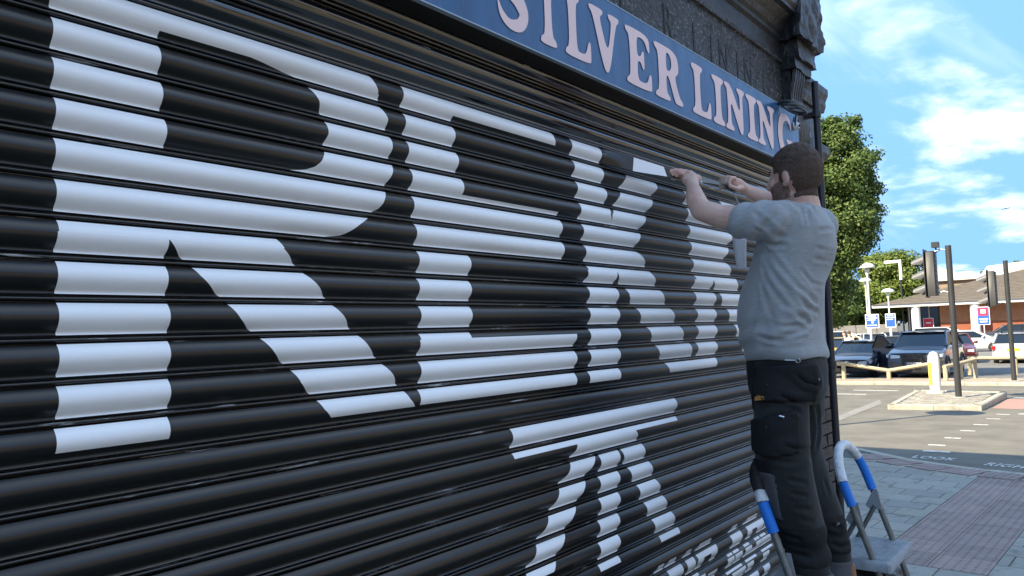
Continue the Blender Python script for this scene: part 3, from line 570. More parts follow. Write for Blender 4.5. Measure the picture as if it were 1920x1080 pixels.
GL = {
 'I': [stem(.30, .40, .28)],
 'L': [[(0, 0), (.98, 0), (1, .10), (1, .34), (.92, .36), (.80, .14), (.62, .11), (.44, .13), (.44, .84), (.58, .91), (.60, 1), (0, 1), (.02, .91), (.16, .84), (.16, .16), (.02, .09)]],
 'V': [[(.0, 1), (.46, 1), (.44, .92), (.33, .86), (.58, .30), (.74, .86), (.64, .92), (.62, 1), (1, 1), (.98, .92), (.88, .86), (.62, 0), (.44, 0), (.12, .86), (.02, .92)]],
 'E': [[(0, 0), (.98, 0), (1, .10), (1, .30), (.92, .32), (.82, .14), (.62, .11), (.44, .13), (.44, .46), (.58, .46), (.64, .36), (.72, .34), (.72, .68), (.64, .66), (.58, .56), (.44, .55), (.44, .88), (.62, .90), (.78, .86), (.88, .70), (.96, .70), (.94, 1), (0, 1), (.02, .91), (.16, .84), (.16, .16), (.02, .09)]],
 'N': [[(0, 0), (.42, 0), (.40, .08), (.28, .15), (.28, .70), (.70, 0), (.88, 0), (.88, .85), (.98, .92), (1, 1), (.60, 1), (.62, .92), (.74, .85), (.74, .42), (.32, 1), (0, 1), (.02, .92), (.14, .85), (.14, .15), (.02, .08)]],
 'R': [[(0, 0), (.56, 0), (.54, .08), (.42, .15), (.42, .46), (.52, .46), (.70, .08), (.76, 0), (1.04, 0), (1.04, .08), (.92, .14), (.74, .50), (.90, .60), (.92, .76), (.86, .92), (.66, 1), (0, 1), (.02, .91), (.15, .84), (.15, .16), (.02, .08)]],
 'S': [sweep([(.90, .74, .02), (.86, .86, .05), (.62, .94, .07), (.28, .88, .10), (.18, .72, .13), (.34, .58, .14), (.62, .46, .14), (.80, .28, .13), (.68, .10, .10), (.40, .05, .07), (.18, .14, .06), (.08, .30, .02)], 44)],
 'G': [sweep([(.92, .70, .03), (.86, .88, .07), (.62, .96, .08), (.32, .86, .13), (.17, .52, .15), (.26, .18, .14), (.52, .05, .09), (.78, .08, .06)], 36), [(.56, .42), (1.04, .42), (1.02, .34), (.94, .30), (.94, 0), (.86, .0), (.80, .10), (.70, .06), (.70, .30), (.60, .34)]],
}
HOLE = {'R': [(.44, .56), (.56, .57), (.64, .66), (.64, .80), (.56, .90), (.44, .90)]}
def flat_letter(polys, hole, x0, w, z0, h, name):
    bm = bmesh.new()
    cu = bpy.data.curves.new('g', 'CURVE'); cu.dimensions = '2D'; cu.fill_mode = 'BOTH'; cu.extrude = .0004
    def addsp(p, n):
        p = chaikin(p, n); sp = cu.splines.new('POLY'); sp.points.add(len(p)-1); sp.use_cyclic_u = True
        for i, (x, y) in enumerate(p): sp.points[i].co = (x*w, y*h, 0, 1)
    for p in polys: addsp(p, 2 if len(p) < 40 else 1)
    if hole: addsp(hole, 2)
    o = bpy.data.objects.new('g', cu); COL.objects.link(o); bpy.context.view_layer.update()
    me = bpy.data.meshes.new_from_object(o.evaluated_get(bpy.context.evaluated_depsgraph_get())); bpy.data.objects.remove(o); bm.free()
    rl = rootloc(SG)
    for v in me.vertices: c = v.co.copy(); v.co = Vector((x0+c.x, -.1225-c.z, z0+c.y))-rl
    me.materials.clear(); return link(name, me, SG, M_pink)
SGL = [('S', 1.791, 1.975), ('I', 2.018, 2.117), ('L', 2.161, 2.328), ('V', 2.317, 2.535), ('E', 2.571, 2.778), ('R', 2.80, 3.044), ('L', 3.142, 3.342), ('I', 3.354, 3.498), ('N', 3.498, 3.754), ('I', 3.761, 3.918), ('N', 3.911, 4.174), ('G', 4.207, 4.448)]
for ch, a, b in SGL:
    if len(GL[ch]) == 2:
        for p in GL[ch]: flat_letter([p], None, a, (b-a)*.97, 2.757, .225, 'sign_letter')
    else: flat_letter(GL[ch], HOLE.get(ch), a, (b-a)*.97, 2.757, .225, 'sign_letter')
# cable coil with its little camera on the sign's end
M_cable = mat('grey_cable', (.055, .06, .065), .5, .5)
CC = thing('cable_coil', 'grey coiled cable hanging on the end of the navy sign', 'cable', (4.30, -.19, 2.98))
for i in range(5):
    mb = MB(); ph = random.uniform(0, 6); pts = []
    for a in range(25):
        q = 2*math.pi*a/24; pts.append((4.27+.085*math.cos(q)+.012*math.sin(2*q+ph), -.19+.055*math.sin(q)+.006*i-.012, 2.985+.010*i+.022*math.sin(q+ph*.3)-.012*math.cos(q)))
    mb.tube(pts, .0062, 7); part('loop', mb, M_cable, CC, 60)
mb = MB(); mb.tube([(4.35, -.18, 2.98), (4.42, -.15, 2.95), (4.50, -.130, 2.96), (4.50, -.11, 3.04)], .005, 7); part('tail', mb, M_cable, CC, 60)
CM = thing('security_camera', 'tiny white dome camera on the end of the navy sign under the cable', 'camera', (4.49, -.122, 2.95))
mb = MB(); mb.lathe([(.001, -.030), (.015, -.027), (.022, -.015), (.024, 0)], 16, (4.49, -.122, 2.95), 'y'); part('housing', mb, mat('white_plastic', (.75, .75, .74), .4), CM, 40)
mb = MB(); mb.lathe([(.001, -.038), (.007, -.035), (.009, -.026)], 12, (4.486, -.122, 2.948), 'y'); part('lens', mb, mat('lens_black', (.005, .005, .006), .1), CM, 40)

# ------------------------------------------------------------------ person on the step ladder
M_skin = mat('skin', (.62, .41, .325), .5, .4, var=.14, vscale=14, bump=.05, bscale=160, col2=(.58, .30, .25), c2lo=.48, c2hi=.72, c2scale=9)
MATS['skin'].node_tree.nodes['Principled BSDF'].inputs['Subsurface Weight'].default_value = .08
MATS['skin'].node_tree.nodes['Principled BSDF'].inputs['Subsurface Radius'].default_value = (.02, .008, .004)
M_shirt = mat('grey_heather_shirt', (.32, .335, .345), .9, .2, var=.12, vscale=90, stretch=(.35, .35, 2.2), bump=.12, bscale=300, sheen=.25)
M_trous = mat('dark_work_trousers', (.017, .020, .021), .8, .3, var=.25, vscale=9, bump=.15, bscale=220, sheen=.1)
M_trpan = mat('trouser_panel', (.009, .010, .012), .75, .3, col2=(.42, .44, .46), c2lo=.675, c2hi=.70, c2scale=16, bump=.15, bscale=220)
M_knee = mat('knee_patch', (.085, .085, .09), .8, .3, col2=(.35, .37, .40), c2lo=.69, c2hi=.73, c2scale=14, bump=.15, bscale=220)
M_hair = mat('dark_brown_hair', (.085, .055, .038), .62, .4, var=.45, vscale=60, stretch=(1.5, .6, 1), bump=.7, bscale=150, detail=8)
M_beard = mat('short_beard', (.31, .20, .155), .75, .3, var=.5, vscale=120, bump=.8, bscale=260)
PN = thing('person', 'person in grey t-shirt and dark work trousers stretching vinyl film onto the shutter', 'person', (3.2, -.50, .74))
PO = rootloc(PN)
TORSO = [(3.136,-.469,1.699,.172,.143), (3.122,-.456,1.759,.178,.148), (3.116,-.455,1.819,.178,.150), (3.110,-.462,1.886,.178,.151), (3.108,-.475,1.959,.176,.148), (3.116,-.502,2.042,.184,.144), (3.122,-.526,2.125,.192,.140), (3.124,-.536,2.198,.200,.132), (3.124,-.541,2.250,.185,.105), (3.129,-.550,2.286,.115,.078)]
LEGL = [(3.062,-.460,1.60,.105), (3.052,-.460,1.554,.108), (3.034,-.460,1.454,.104), (3.034,-.464,1.332,.099), (3.043,-.478,1.221,.096), (3.073,-.492,1.097,.091), (3.099,-.503,.999,.084), (3.114,-.512,.906,.080), (3.120,-.515,.838,.076)]
LEGR = [(3.245,-.470,1.60,.102), (3.253,-.472,1.538,.102), (3.251,-.460,1.430,.098), (3.259,-.456,1.300,.092), (3.279,-.470,1.180,.090), (3.310,-.504,1.050,.084), (3.330,-.530,.949,.075), (3.345,-.543,.880,.072), (3.348,-.543,.838,.070)]
ARML = [(2.935,-.505,2.218,.068), (2.898,-.427,2.226,.055), (2.866,-.336,2.248,.047), (2.846,-.268,2.280,.0415), (2.860,-.243,2.325,.039), (2.905,-.215,2.364,.033), (2.952,-.190,2.396,.025)]
ARMR = [(3.305,-.565,2.228,.068), (3.43,-.46,2.275,.055), (3.545,-.345,2.352,.046), (3.560,-.285,2.395,.041), (3.540,-.235,2.425,.034), (3.510,-.195,2.452,.027)]
def ring(c, a, b, n=24): return [(c[0]+a*math.cos(2*math.pi*k/n), c[1]+b*math.sin(2*math.pi*k/n), c[2]) for k in range(n)]
HC = Vector((3.112, -.548, 2.398))
HR = Matrix.Rotation(R_(-15), 3, 'Z'); HRI = HR.transposed()
hv = lambda x, y, z: HC+HR @ Vector((x, y, z))
mb = MB()
# skull, brow, jaw, nose, ears, neck
mb.ell(hv(0, -.014, .024), (.080, .104, .104)); mb.ell(hv(0, .022, -.012), (.069, .084, .108)); mb.ell(hv(0, .045, -.072), (.050, .050, .048))
mb.ell(hv(0, .072, -.105), (.028, .026, .022)); mb.ell(hv(0, .089, .034), (.052, .020, .018))
mb.tube([hv(0, .100, .024), hv(0, .128, -.022)], [.010, .016]); mb.ell(hv(0, .122, -.024), (.018, .013, .010))
mb.ell(hv(0, .100, -.058), (.025, .012, .007)); mb.ell(hv(0, .098, -.070), (.022, .012, .007))
for s in (-1, 1):
    mb.ell(hv(s*.045, .065, -.018), (.024, .026, .022))
    mb.ell(hv(s*.082, -.012, -.006), (.0085, .018, .029), rot=HR @ Matrix.Rotation(R_(-14), 3, 'X')); mb.ell(hv(s*.079, -.004, -.030), (.008, .010, .012))
mb.tube([hv(0, -.020, -.05), (3.124, -.568, 2.30), (3.124, -.56, 2.24)], [.064, .064, .082], 16)
# trunk core, arms
mb.loft([ring(t, t[3]*.82, t[4]*.82) for t in TORSO]); mb.chain(ARML); mb.chain(ARMR)
# left hand: palm, fingers pinching the film, thumb from the side of the palm
def capsules(pts): mb.chain(pts, 10)
wl = Vector((2.952, -.190, 2.396)); pl = Vector((2.985, -.170, 2.432)); kl = Vector((2.996, -.152, 2.462))
capsules([(wl.x, wl.y, wl.z, .027), (pl.x, pl.y, pl.z, .030), (kl.x+.004, kl.y-.004, kl.z-.008, .024)])
capsules([(pl.x-.018, pl.y+.012, pl.z, .022), (pl.x+.022, pl.y-.014, pl.z+.004, .022)])
fv = [(-.022, .020), (-.006, .008), (.012, -.006), (.028, -.018)]
for i, (dx, dy) in enumerate(fv):
    b = kl+Vector((dx, dy, -.002*i)); l = (.036, .040, .038, .030)[i]
    capsules([(b.x, b.y, b.z, .0105), (b.x-.010, b.y+.016, b.z+l*.45, .0098), (b.x-.030, b.y+.034, b.z+l*.35, .0090), (b.x-.040, b.y+.046, b.z-.004, .0082)])
capsules([(pl.x+.026, pl.y-.004, pl.z-.006, .0135), (pl.x+.034, pl.y+.020, pl.z+.012, .0115), (pl.x+.014, pl.y+.044, pl.z+.022, .0098)])
# right hand: fist-like pinch seen from the back of the hand
wr = Vector((3.510, -.195, 2.452)); pr_ = Vector((3.455, -.178, 2.474)); kr = Vector((3.412, -.165, 2.490))
capsules([(wr.x, wr.y, wr.z, .027), (pr_.x, pr_.y, pr_.z, .030), (kr.x, kr.y, kr.z-.004, .022)])
for i, (dx, dy, dz) in enumerate([(-.004, -.022, .004), (0, -.004, .010), (.004, .014, .010), (.010, .030, .006)]):
    b = kr+Vector((dx, dy, dz)); l = (1.0, 1.05, .98, .8)[i]
    capsules([(b.x, b.y, b.z, .0105), (b.x-.034*l, b.y+.008, b.z-.002, .0098), (b.x-.044*l, b.y+.012, b.z-.026, .009), (b.x-.030*l, b.y+.014, b.z-.040, .0085)])
capsules([(pr_.x-.004, pr_.y-.020, pr_.z-.020, .0135), (pr_.x-.050, pr_.y-.018, pr_.z-.030, .0112), (pr_.x-.092, pr_.y-.002, pr_.z-.022, .0098)])
body = remeshed(mb, 'body', .0042, 7)
for v in body.vertices:
    if v.co.z > 2.30 and (v.co.xy-HC.xy).length < .17:
        q = 1-.055*min(1, (v.co.z-2.30)/.04); v.co.x = HC.x+(v.co.x-HC.x)*q; v.co.y = HC.y+(v.co.y-HC.y)*q
shift(body, PO); link('body', body, PN, M_skin)
# eyes
for s in (-1, 1):
    m2 = MB(); m2.ell(hv(s*.032, .082, .012), (.012, .010, .009), 12, 8); part('eye', m2, mat('eye_white', (.6, .58, .55), .2), PN, 60)
    m2 = MB(); m2.tube([hv(s*(.014+.011*i), .096-.005*i*i*.5, .030+.005*math.sin(i*.8)) for i in range(4)], [.003, .0045, .0045, .002], 6); part('eyebrow', m2, M_hair, PN, 60)
# hair and beard grown off the head surface
def shell(name, m, test, thick, nscale, namp):
    bm = bmesh.new(); bm.from_mesh(body); bm.normal_update(); kill = []
    for f in bm.faces:
        c = HRI @ (f.calc_center_median()+PO-HC)
        if not test(c, f.normal): kill.append(f)
    bmesh.ops.delete(bm, geom=kill, context='FACES')
    bm.normal_update(); bd = {v for e in bm.edges if e.is_boundary for v in e.verts}
    for v in bm.verts:
        c = HRI @ (v.co+PO-HC); t = thick(c)*(.12 if v in bd else 1)
        v.co += v.normal*(t+namp*noise.noise(c*nscale))
    me = bpy.data.meshes.new(name); bm.to_mesh(me); bm.free(); me.polygons.foreach_set('use_smooth', [True]*len(me.polygons)); return link(name, me, PN, m)
def is_hair(c, n):
    if c.z < -.082 - .10*max(0, c.y+.06) : return False
    if abs(c.x) > .079 and -.030 < c.y < .012 and -.048 < c.z < .024: return False   # ear
    ft = c.y + noise.noise(c*40)*.004
    if c.z > .062: return ft < .080-.25*max(0, .085-c.z)
    if c.z > .02: return ft < .052
    if c.z > -.02: return ft < .026
    return ft < -.028
shell('hair', M_hair, lambda c, n: is_hair(c, n) and c.z+.35*c.y > .030+.006*noise.noise(c*30), lambda c: .0022+.010*max(0, min(1, (c.z+.35*c.y-.030)/.075))**1.3, 70, .0022)
shell('cropped_sides', mat('cropped_hair', (.098, .064, .046), .8, .3, var=.4, vscale=140, bump=.5, bscale=260), lambda c, n: is_hair(c, n) and c.z+.35*c.y <= .036+.006*noise.noise(c*30), lambda c: .0022, 120, .0010)
def is_beard(c, n):
    if c.y < (-.010 if -.080 < c.z < -.03 else .012) or c.z > -.012 or c.z < -.135: return False
    if abs(c.x) > .078: return False
    edge = -.012-.55*max(0, c.y-.035)
    if c.y > .085: edge = -.046 if c.z > -.05 or c.z < -.052 else -.046
    if c.y > .088 and -.080 < c.z < -.050 and abs(c.x) < .026: return False
    return c.z < edge+noise.noise(c*50)*.004
shell('beard', M_beard, is_beard, lambda c: .0028, 150, .0014)
# cloth creases: polylines on the cloth, depth, width
SHIRT_CREASES = [([(2.931,-0.483,2.123),(2.936,-0.529,2.042),(2.975,-0.571,1.964),(3.069,-0.613,1.903)],0.01,0.011),([(2.936,-0.472,2.108),(2.933,-0.505,2.024),(2.961,-0.55,1.931),(3.065,-0.608,1.854)],0.011,0.012),([(2.937,-0.465,2.068),(2.933,-0.486,1.985),(2.949,-0.532,1.898),(3.024,-0.593,1.839)],0.008,0.011),([(2.957,-0.549,1.961),(3.011,-0.591,1.889),(3.108,-0.615,1.862)],0.009,0.009),([(2.975,-0.561,1.86),(3.04,-0.598,1.828)],0.01,0.01),([(2.936,-0.469,1.774),(2.964,-0.54,1.785),(3.037,-0.598,1.814)],0.009,0.01),([(2.938,-0.428,1.785),(2.946,-0.505,1.763),(3.014,-0.583,1.775)],0.008,0.009),([(2.935,-0.492,1.824),(2.976,-0.558,1.817),(3.071,-0.608,1.826)],0.007,0.009),([(2.909,-0.476,2.142),(2.925,-0.514,2.127),(2.928,-0.556,2.121)],0.011,0.009),([(2.845,-0.477,2.245),(2.86,-0.521,2.197),(2.925,-0.555,2.147)],0.007,0.009),([(2.842,-0.485,2.216),(2.872,-0.519,2.173),(2.923,-0.547,2.136)],0.007,0.009),([(2.844,-0.47,2.192),(2.876,-0.503,2.161)],0.005,0.007),([(3.007,-0.585,2.28),(2.969,-0.611,2.237),(2.958,-0.618,2.199)],0.006,0.006),([(3.022,-0.604,2.279),(2.991,-0.629,2.232),(2.979,-0.634,2.195)],0.006,0.006),([(3.047,-0.626,2.273),(3.024,-0.646,2.227)],0.005,0.006),([(2.952,-0.583,2.271),(2.935,-0.596,2.231)],0.004,0.006),([(3.019,-0.654,2.172),(3.115,-0.675,2.181)],0.005,0.008),([(3.017,-0.645,2.106),(3.148,-0.665,2.102)],0.005,0.008),([(3.019,-0.634,2.067),(3.134,-0.653,2.061)],0.005,0.008),([(2.936,-0.462,2.007),(2.933,-0.471,1.925),(2.938,-0.493,1.844)],0.005,0.01),([(2.974,-0.591,2.028),(3.027,-0.611,1.979),(3.108,-0.625,1.97)],0.005,0.008)]
TROUSER_CREASES = [([(2.951,-0.496,1.559),(2.98,-0.541,1.538),(3.04,-0.585,1.541)],0.009,0.009),([(2.962,-0.525,1.513),(3.006,-0.559,1.49),(3.187,-0.542,1.478)],0.008,0.009),([(2.992,-0.542,1.64),(3.012,-0.564,1.609),(3.065,-0.596,1.592)],0.006,0.008),([(2.944,-0.503,1.376),(2.975,-0.542,1.361),(3.065,-0.558,1.357)],0.007,0.009),([(2.939,-0.442,1.324),(2.952,-0.517,1.311),(3.05,-0.564,1.312)],0.006,0.009),([(2.954,-0.512,1.248),(2.994,-0.558,1.235),(3.219,-0.536,1.206)],0.008,0.008),([(2.961,-0.517,1.198),(2.997,-0.557,1.186),(3.227,-0.541,1.153)],0.008,0.008),([(2.975,-0.519,1.143),(3.009,-0.562,1.135),(3.235,-0.546,1.104)],0.008,0.009),([(2.991,-0.531,1.096),(3.025,-0.568,1.087),(3.24,-0.548,1.053)],0.006,0.008),([(3.007,-0.462,1.031),(3.008,-0.52,1.018),(3.251,-0.544,0.976)],0.01,0.01),([(3.03,-0.47,0.961),(3.031,-0.539,0.951),(3.265,-0.547,0.914)],0.01,0.01),([(3.041,-0.473,0.909),(3.042,-0.543,0.907),(3.277,-0.546,0.862)],0.007,0.009),([(3.251,-0.559,1.025),(3.286,-0.587,1.011)],0.009,0.009),([(3.261,-0.56,0.95),(3.285,-0.589,0.936),(3.328,-0.606,0.941)],0.009,0.009),([(3.242,-0.55,1.203),(3.249,-0.558,1.14)],0.006,0.008),([(2.941,-0.417,1.442),(2.935,-0.453,1.484),(2.947,-0.509,1.494)],0.005,0.008),([(3.196,-0.551,1.502),(3.217,-0.549,1.416),(3.21,-0.536,1.333)],0.008,0.01),([(3.057,-0.592,1.657),(3.08,-0.601,1.595),(3.062,-0.595,1.556)],0.007,0.009)]
def crease(me, lines):
    n = len(me.vertices); V = np.empty(n*3); me.vertices.foreach_get('co', V); V = V.reshape(-1, 3); Nn = np.empty(n*3); me.vertex_normals.foreach_get('vector', Nn); Nn = Nn.reshape(-1, 3); D = np.zeros(n)
    for pts, dep, w in lines:
        best = np.full(n, 9.0); tb = np.zeros(n); segs = [(np.array(a), np.array(b)) for a, b in zip(pts[:-1], pts[1:]) if math.dist(a, b) < .135]
        for k, (a, b) in enumerate(segs):
            ab = b-a; t = np.clip(((V-a) @ ab)/(ab @ ab), 0, 1); d = np.linalg.norm(V-a-t[:, None]*ab, axis=1); q = d < best; best[q] = d[q]; tb[q] = (k+t[q])/len(segs)
        if not segs: continue
        fade = np.clip(np.minimum(tb, 1-tb)*5+.35, 0, 1)
        D += .72*fade*dep*(-np.exp(-(best/w)**2)+.75*np.exp(-((best-1.9*w)/(.95*w))**2))
    V = V+Nn*D[:, None]; me.vertices.foreach_set('co', V.ravel()); me.update()
# shirt
mb = MB(); big = [(t[0], t[1], t[2], t[3]+.008, t[4]+.008) for t in TORSO]
big[0] = (big[0][0], big[0][1], 1.690, .180, .150)
mb.loft([ring(t, t[3], t[4], 32) for t in big])
mb.chain([(2.985,-.530,2.215,.085), (2.935,-.505,2.216,.080), (2.905,-.445,2.220,.074), (2.893,-.405,2.224,.071)], 18)
mb.chain([(3.265,-.550,2.215,.085), (3.305,-.565,2.222,.080), (3.36,-.52,2.24,.074), (3.40,-.485,2.255,.070)], 18)
shirt = remeshed(mb, 't_shirt', .0062, 12, .5)
SP = Vector((2.96, -.43, 2.15))
def fold(co_, nn):
    c = co_; d = 0
    # long creases running from the armpit down across the back, gathers above the hem
    u = (c.z-2.16)*.62+(c.y+.40)*1.05+(c.x-3.1)*.25; fade = max(0, min(1, (2.20-c.z)/.10))*max(0, min(1, (c.z-1.72)/.10))
    d += .007*fade*math.sin(u*62+2.2*noise.noise(c*5))*max(0, noise.noise(c*4.3+Vector((3, 1, 0)))+.28)*1.5
    low = max(0, min(1, (1.98-c.z)/.14))
    d += .006*low*math.sin(c.z*84+3.0*noise.noise(Vector((c.x*5, c.y*5, c.z*2)))+c.y*9)*max(0, noise.noise(c*3.1+Vector((7, 2, 4)))+.35)
    d += .012*noise.noise(Vector((c.x*7, c.y*7, c.z*4)))
    sl = max(0, 1-(Vector(c)-Vector((2.915, -.46, 2.215))).length/.15)
    d += .009*sl*math.sin((c.y*1.0+c.z*.8)*95+2*noise.noise(c*8))
    up = max(0, 1-(Vector(c)-Vector((3.02, -.55, 2.25))).length/.14)
    d += .008*up*math.sin((c.x*1.0+c.y*.35)*120)
    return d
nrm = [v.normal.copy() for v in shirt.vertices]
for v, n_ in zip(shirt.vertices, nrm): v.co += n_*fold(v.co, n_)
shirt.update(); crease(shirt, SHIRT_CREASES); shift(shirt, PO); SH_ = link('t_shirt', shirt, PN, M_shirt)
# trousers
mb = MB(); mb.loft([ring(q, q[3], q[4], 28) for q in [(3.139,-.466,1.745,.163,.136), (3.143,-.468,1.652,.176,.146), (3.142,-.464,1.579,.178,.144), (3.142,-.464,1.535,.165,.13)]])
mb.chain(LEGL, 20); mb.chain(LEGR, 20); mb.ell((3.15, -.545, 1.60), (.14, .065, .09))
tr = remeshed(mb, 'trousers', .0068, 11, .5)
def tfold(c):
    d = .014*noise.noise(Vector((c.x*9, c.y*9, c.z*5)))
    lo = max(0, min(1, (1.12-c.z)/.12)); d += .008*lo*math.sin(c.z*62+3*noise.noise(c*6))*(.5+noise.noise(c*4+Vector((1, 5, 2))))
    kn = max(0, 1-abs(c.z-1.42)/.16); d += .006*kn*math.sin((c.z+.5*c.y)*75+2*noise.noise(c*5))*max(0, noise.noise(c*3)+.4)
    return d
nrm = [v.normal.copy() for v in tr.vertices]
for v, n_ in zip(tr.vertices, nrm): v.co += n_*tfold(v.co)
tr.update(); crease(tr, TROUSER_CREASES); shift(tr, PO); TRO = link('trousers', tr, PN, M_trous)
def patch(name, test, m, thick, parent=None, src=tr):
    bm = bmesh.new(); bm.from_mesh(src); bm.normal_update()
    bmesh.ops.delete(bm, geom=[f for f in bm.faces if not test(f.calc_center_median()+PO, f.normal)], context='FACES')
    bd = {v for e in bm.edges if e.is_boundary for v in e.verts}
    for v in bm.verts: v.co += v.normal*(thick if v not in bd else .001)
    me = bpy.data.meshes.new(name); bm.to_mesh(me); bm.free(); me.polygons.foreach_set('use_smooth', [True]*len(me.polygons)); return link(name, me, parent or TRO, m)
left = lambda c: c.x < 3.165
vd = Vector((-.95, -.31, 0))
# a = angle round the left leg measured from the wall side
def ang(c, ax=3.04, ay=-.466): return math.degrees(math.atan2(-(c.x-ax), (c.y-ay)))   # 0 = wall side, 90 = outer side, 180 = back
hp = lambda c: ang(c, 3.10, -.465)
patch('holster_pocket', lambda c, n: left(c) and 1.535 < c.z < 1.675 and 62 < hp(c) < 165 and n.dot(vd) > -.1, M_trpan, .016)
patch('side_panel', lambda c, n: left(c) and 1.50 < c.z < 1.69 and -5 < hp(c) < 58, M_trpan, .004)
patch('cargo_pocket', lambda c, n: left(c) and 1.325+.00035*abs(ang(c)-85) < c.z < 1.475+.0004*(ang(c)-60) and 30 < ang(c) < 145, M_trpan, .012)
patch('knee_panel', lambda c, n: left(c) and 1.09 < c.z < 1.265 and -20 < ang(c, 3.05, -.484) < 78 , M_knee, .006)
patch('knee_band', lambda c, n: left(c) and 1.268 < c.z < 1.315 and -20 < ang(c, 3.04, -.47) < 80, M_trpan, .004)
patch('ankle_panel', lambda c, n: c.z < 1.06 and c.z > .91, M_trpan, .002)
patch('hem', lambda c, n: .80 < c.z < .872, M_knee, .004)
m2 = MB(); m2.tube([(2.966, -.556, 1.690), (2.958, -.540, 1.691), (2.953, -.522, 1.692)], .0022, 6); m2.tube([(2.966, -.566+.008*math.cos(a), 1.689+.008*math.sin(a)) for a in [2*math.pi*k/12 for k in range(13)]], .0018, 6); part('zip_pull', m2, mat('zip_metal', (.6, .6, .6), .3, .5, 1.0), TRO, 50)
m2 = MB(); m2.tube([(2.930, -.515, 1.482), (2.925, -.498, 1.487)], .004, 6); part('pocket_zip', m2, MATS['zip_metal'], TRO, 50)
text_part('woven_tag', 'site', .030, mat('orange_thread', (.55, .26, .06), .7), TRO, (2.926, -.408, 1.542), (-.30, -.95, .10), (0, 0, 1), .0008, 1.0, 1.0, .0008)
# boots
M_boot = mat('tan_boot', (.25, .125, .055), .7, .4, var=.25, vscale=20, bump=.25, bscale=90); M_sole = mat('boot_sole', (.03, .025, .02), .8)
for (fx, fy) in ((3.122, -.515), (3.348, -.543)):
    bt = MB(); bt.chain([(fx, fy-.02, .835, .056), (fx, fy-.03, .79, .050)], 16); bt.chain([(fx, fy-.045, .775, .043), (fx, fy+.06, .770, .045), (fx-.004, fy+.150, .762, .040)], 16)
    me = remeshed(bt, 'boot', .008, 5); 
    for v in me.vertices: v.co.z = max(v.co.z, .738)
    shift(me, PO); bo = link('boot', me, PN, M_boot)
    m2 = MB(); m2.prism([(fx-.042, fy-.085), (fx+.042, fy-.085), (fx+.050, fy+.06), (fx+.040, fy+.17), (fx, fy+.195), (fx-.040, fy+.17), (fx-.050, fy+.06)], .7225, .742); part('sole', m2, M_sole, bo)
# inked lines on the upper arm
A1 = Vector(ARML[1][:3]); A2 = Vector(ARML[2][:3]); AX = (A2-A1).normalized()
def inked(c, n):
    d = c-A1; t = d.dot(AX)
    return .012 < t < .050 and (d-AX*t).length < .075 and n.dot(Vector((-.8, -.5, -.1))) > .35 and abs(noise.noise(Vector((c.x*60, c.y*70, c.z*45)))) < .10
patch('tattoo', inked, mat('tattoo_ink', (.20, .13, .12), .6), .0008, PN, body)
# ------------------------------------------------------------------ loose film and its backing paper
VF = thing('vinyl_film', 'loose strip of black and white vinyl film peeling from the shutter into the hands', 'vinyl strip', (2.62, -.03, 2.49))
za = ZROW+11*PITCHZ
stn = [  # x, y top, z top, y bottom, z bottom
 (2.565, -.002, 2.520, .000, 2.464), (2.60, -.012, 2.519, -.016, 2.463), (2.65, -.028, 2.514, -.036, 2.456), (2.715, -.050, 2.505, -.056, 2.447), (2.80, -.070, 2.496, -.074, 2.447), (2.91, -.090, 2.487, -.094, 2.448), (2.97, -.110, 2.478, -.112, 2.447), (3.02, -.122, 2.472, -.124, 2.444),
 (3.08, -.135, 2.470, -.145, 2.440), (3.16, -.145, 2.468, -.158, 2.446), (3.24, -.150, 2.466, -.158, 2.450), (3.31, -.158, 2.464, -.165, 2.452), (3.36, -.165, 2.462, -.175, 2.440), (3.40, -.172, 2.455, -.185, 2.425)]
fx = [s[0] for s in stn]
def fpt(x, s):
    yt_, zt_, yb, zb = [float(np.interp(x, fx, [q[i] for q in stn])) for i in (1, 2, 3, 4)]
    bul = -.008*math.sin(math.pi*s)*max(0, 1-(x-2.565)/.12); return (x, yt_+(yb-yt_)*s+bul, zt_+(zb-zt_)*s)
def filmpiece(name, x0, x1, m, sl=0, sr=0, off=0, n=10):
    m2 = MB(); rings = []
    for i in range(9):
        s = i/8; a = x0+sl*s; b = x1+sr*s; rings.append([(lambda p: (p[0], p[1]+off, p[2]))(fpt(a+(b-a)*k/n, s)) for k in range(n+1)])
    m2.loft(rings, closed=False); o = part(name, m2, m, VF, 60); return o
filmpiece('black_film', 2.563, 3.40, M_film, n=40); filmpiece('white_film', 2.722, 2.903, M_white, -.016, .012, -.0012); filmpiece('white_film', 3.085, 3.13, M_white, .0, .0, -.0012)
BP = thing('backing_paper', 'curl of white backing paper hanging beside the grey sleeve', 'paper', (3.38, -.22, 2.28))
M_paper = mat('backing_paper_mat', (.80, .80, .82), .5, .4)
m2 = MB(); cl_ = [(3.39, -.172, 2.452), (3.383, -.185, 2.425), (3.376, -.200, 2.400), (3.378, -.210, 2.370), (3.372, -.222, 2.340), (3.34, -.240, 2.28), (3.28, -.262, 2.22)]
m2.loft([[(x, y-.004, z), (x+.012, y+.004, z+.004), (x+.020, y+.010, z+.003)] for x, y, z in cl_], closed=False); part('ribbon', m2, M_paper, BP, 80)
m2 = MB(); rings = []
for i in range(13):
    s = i/12; z = 2.23-.125*s; r = .031-.012*s; rings.append([(3.228+.012*s+r*math.cos(a), -.262+r*math.sin(a), z-.035+.012*math.cos(a)*(1-s)+.05*max(0, math.sin(a-.9))*(1-s)**2) for a in [R_(-40+k*16) for k in range(21)]])
m2.loft(rings, closed=False); part('curl', m2, M_paper, BP, 80)

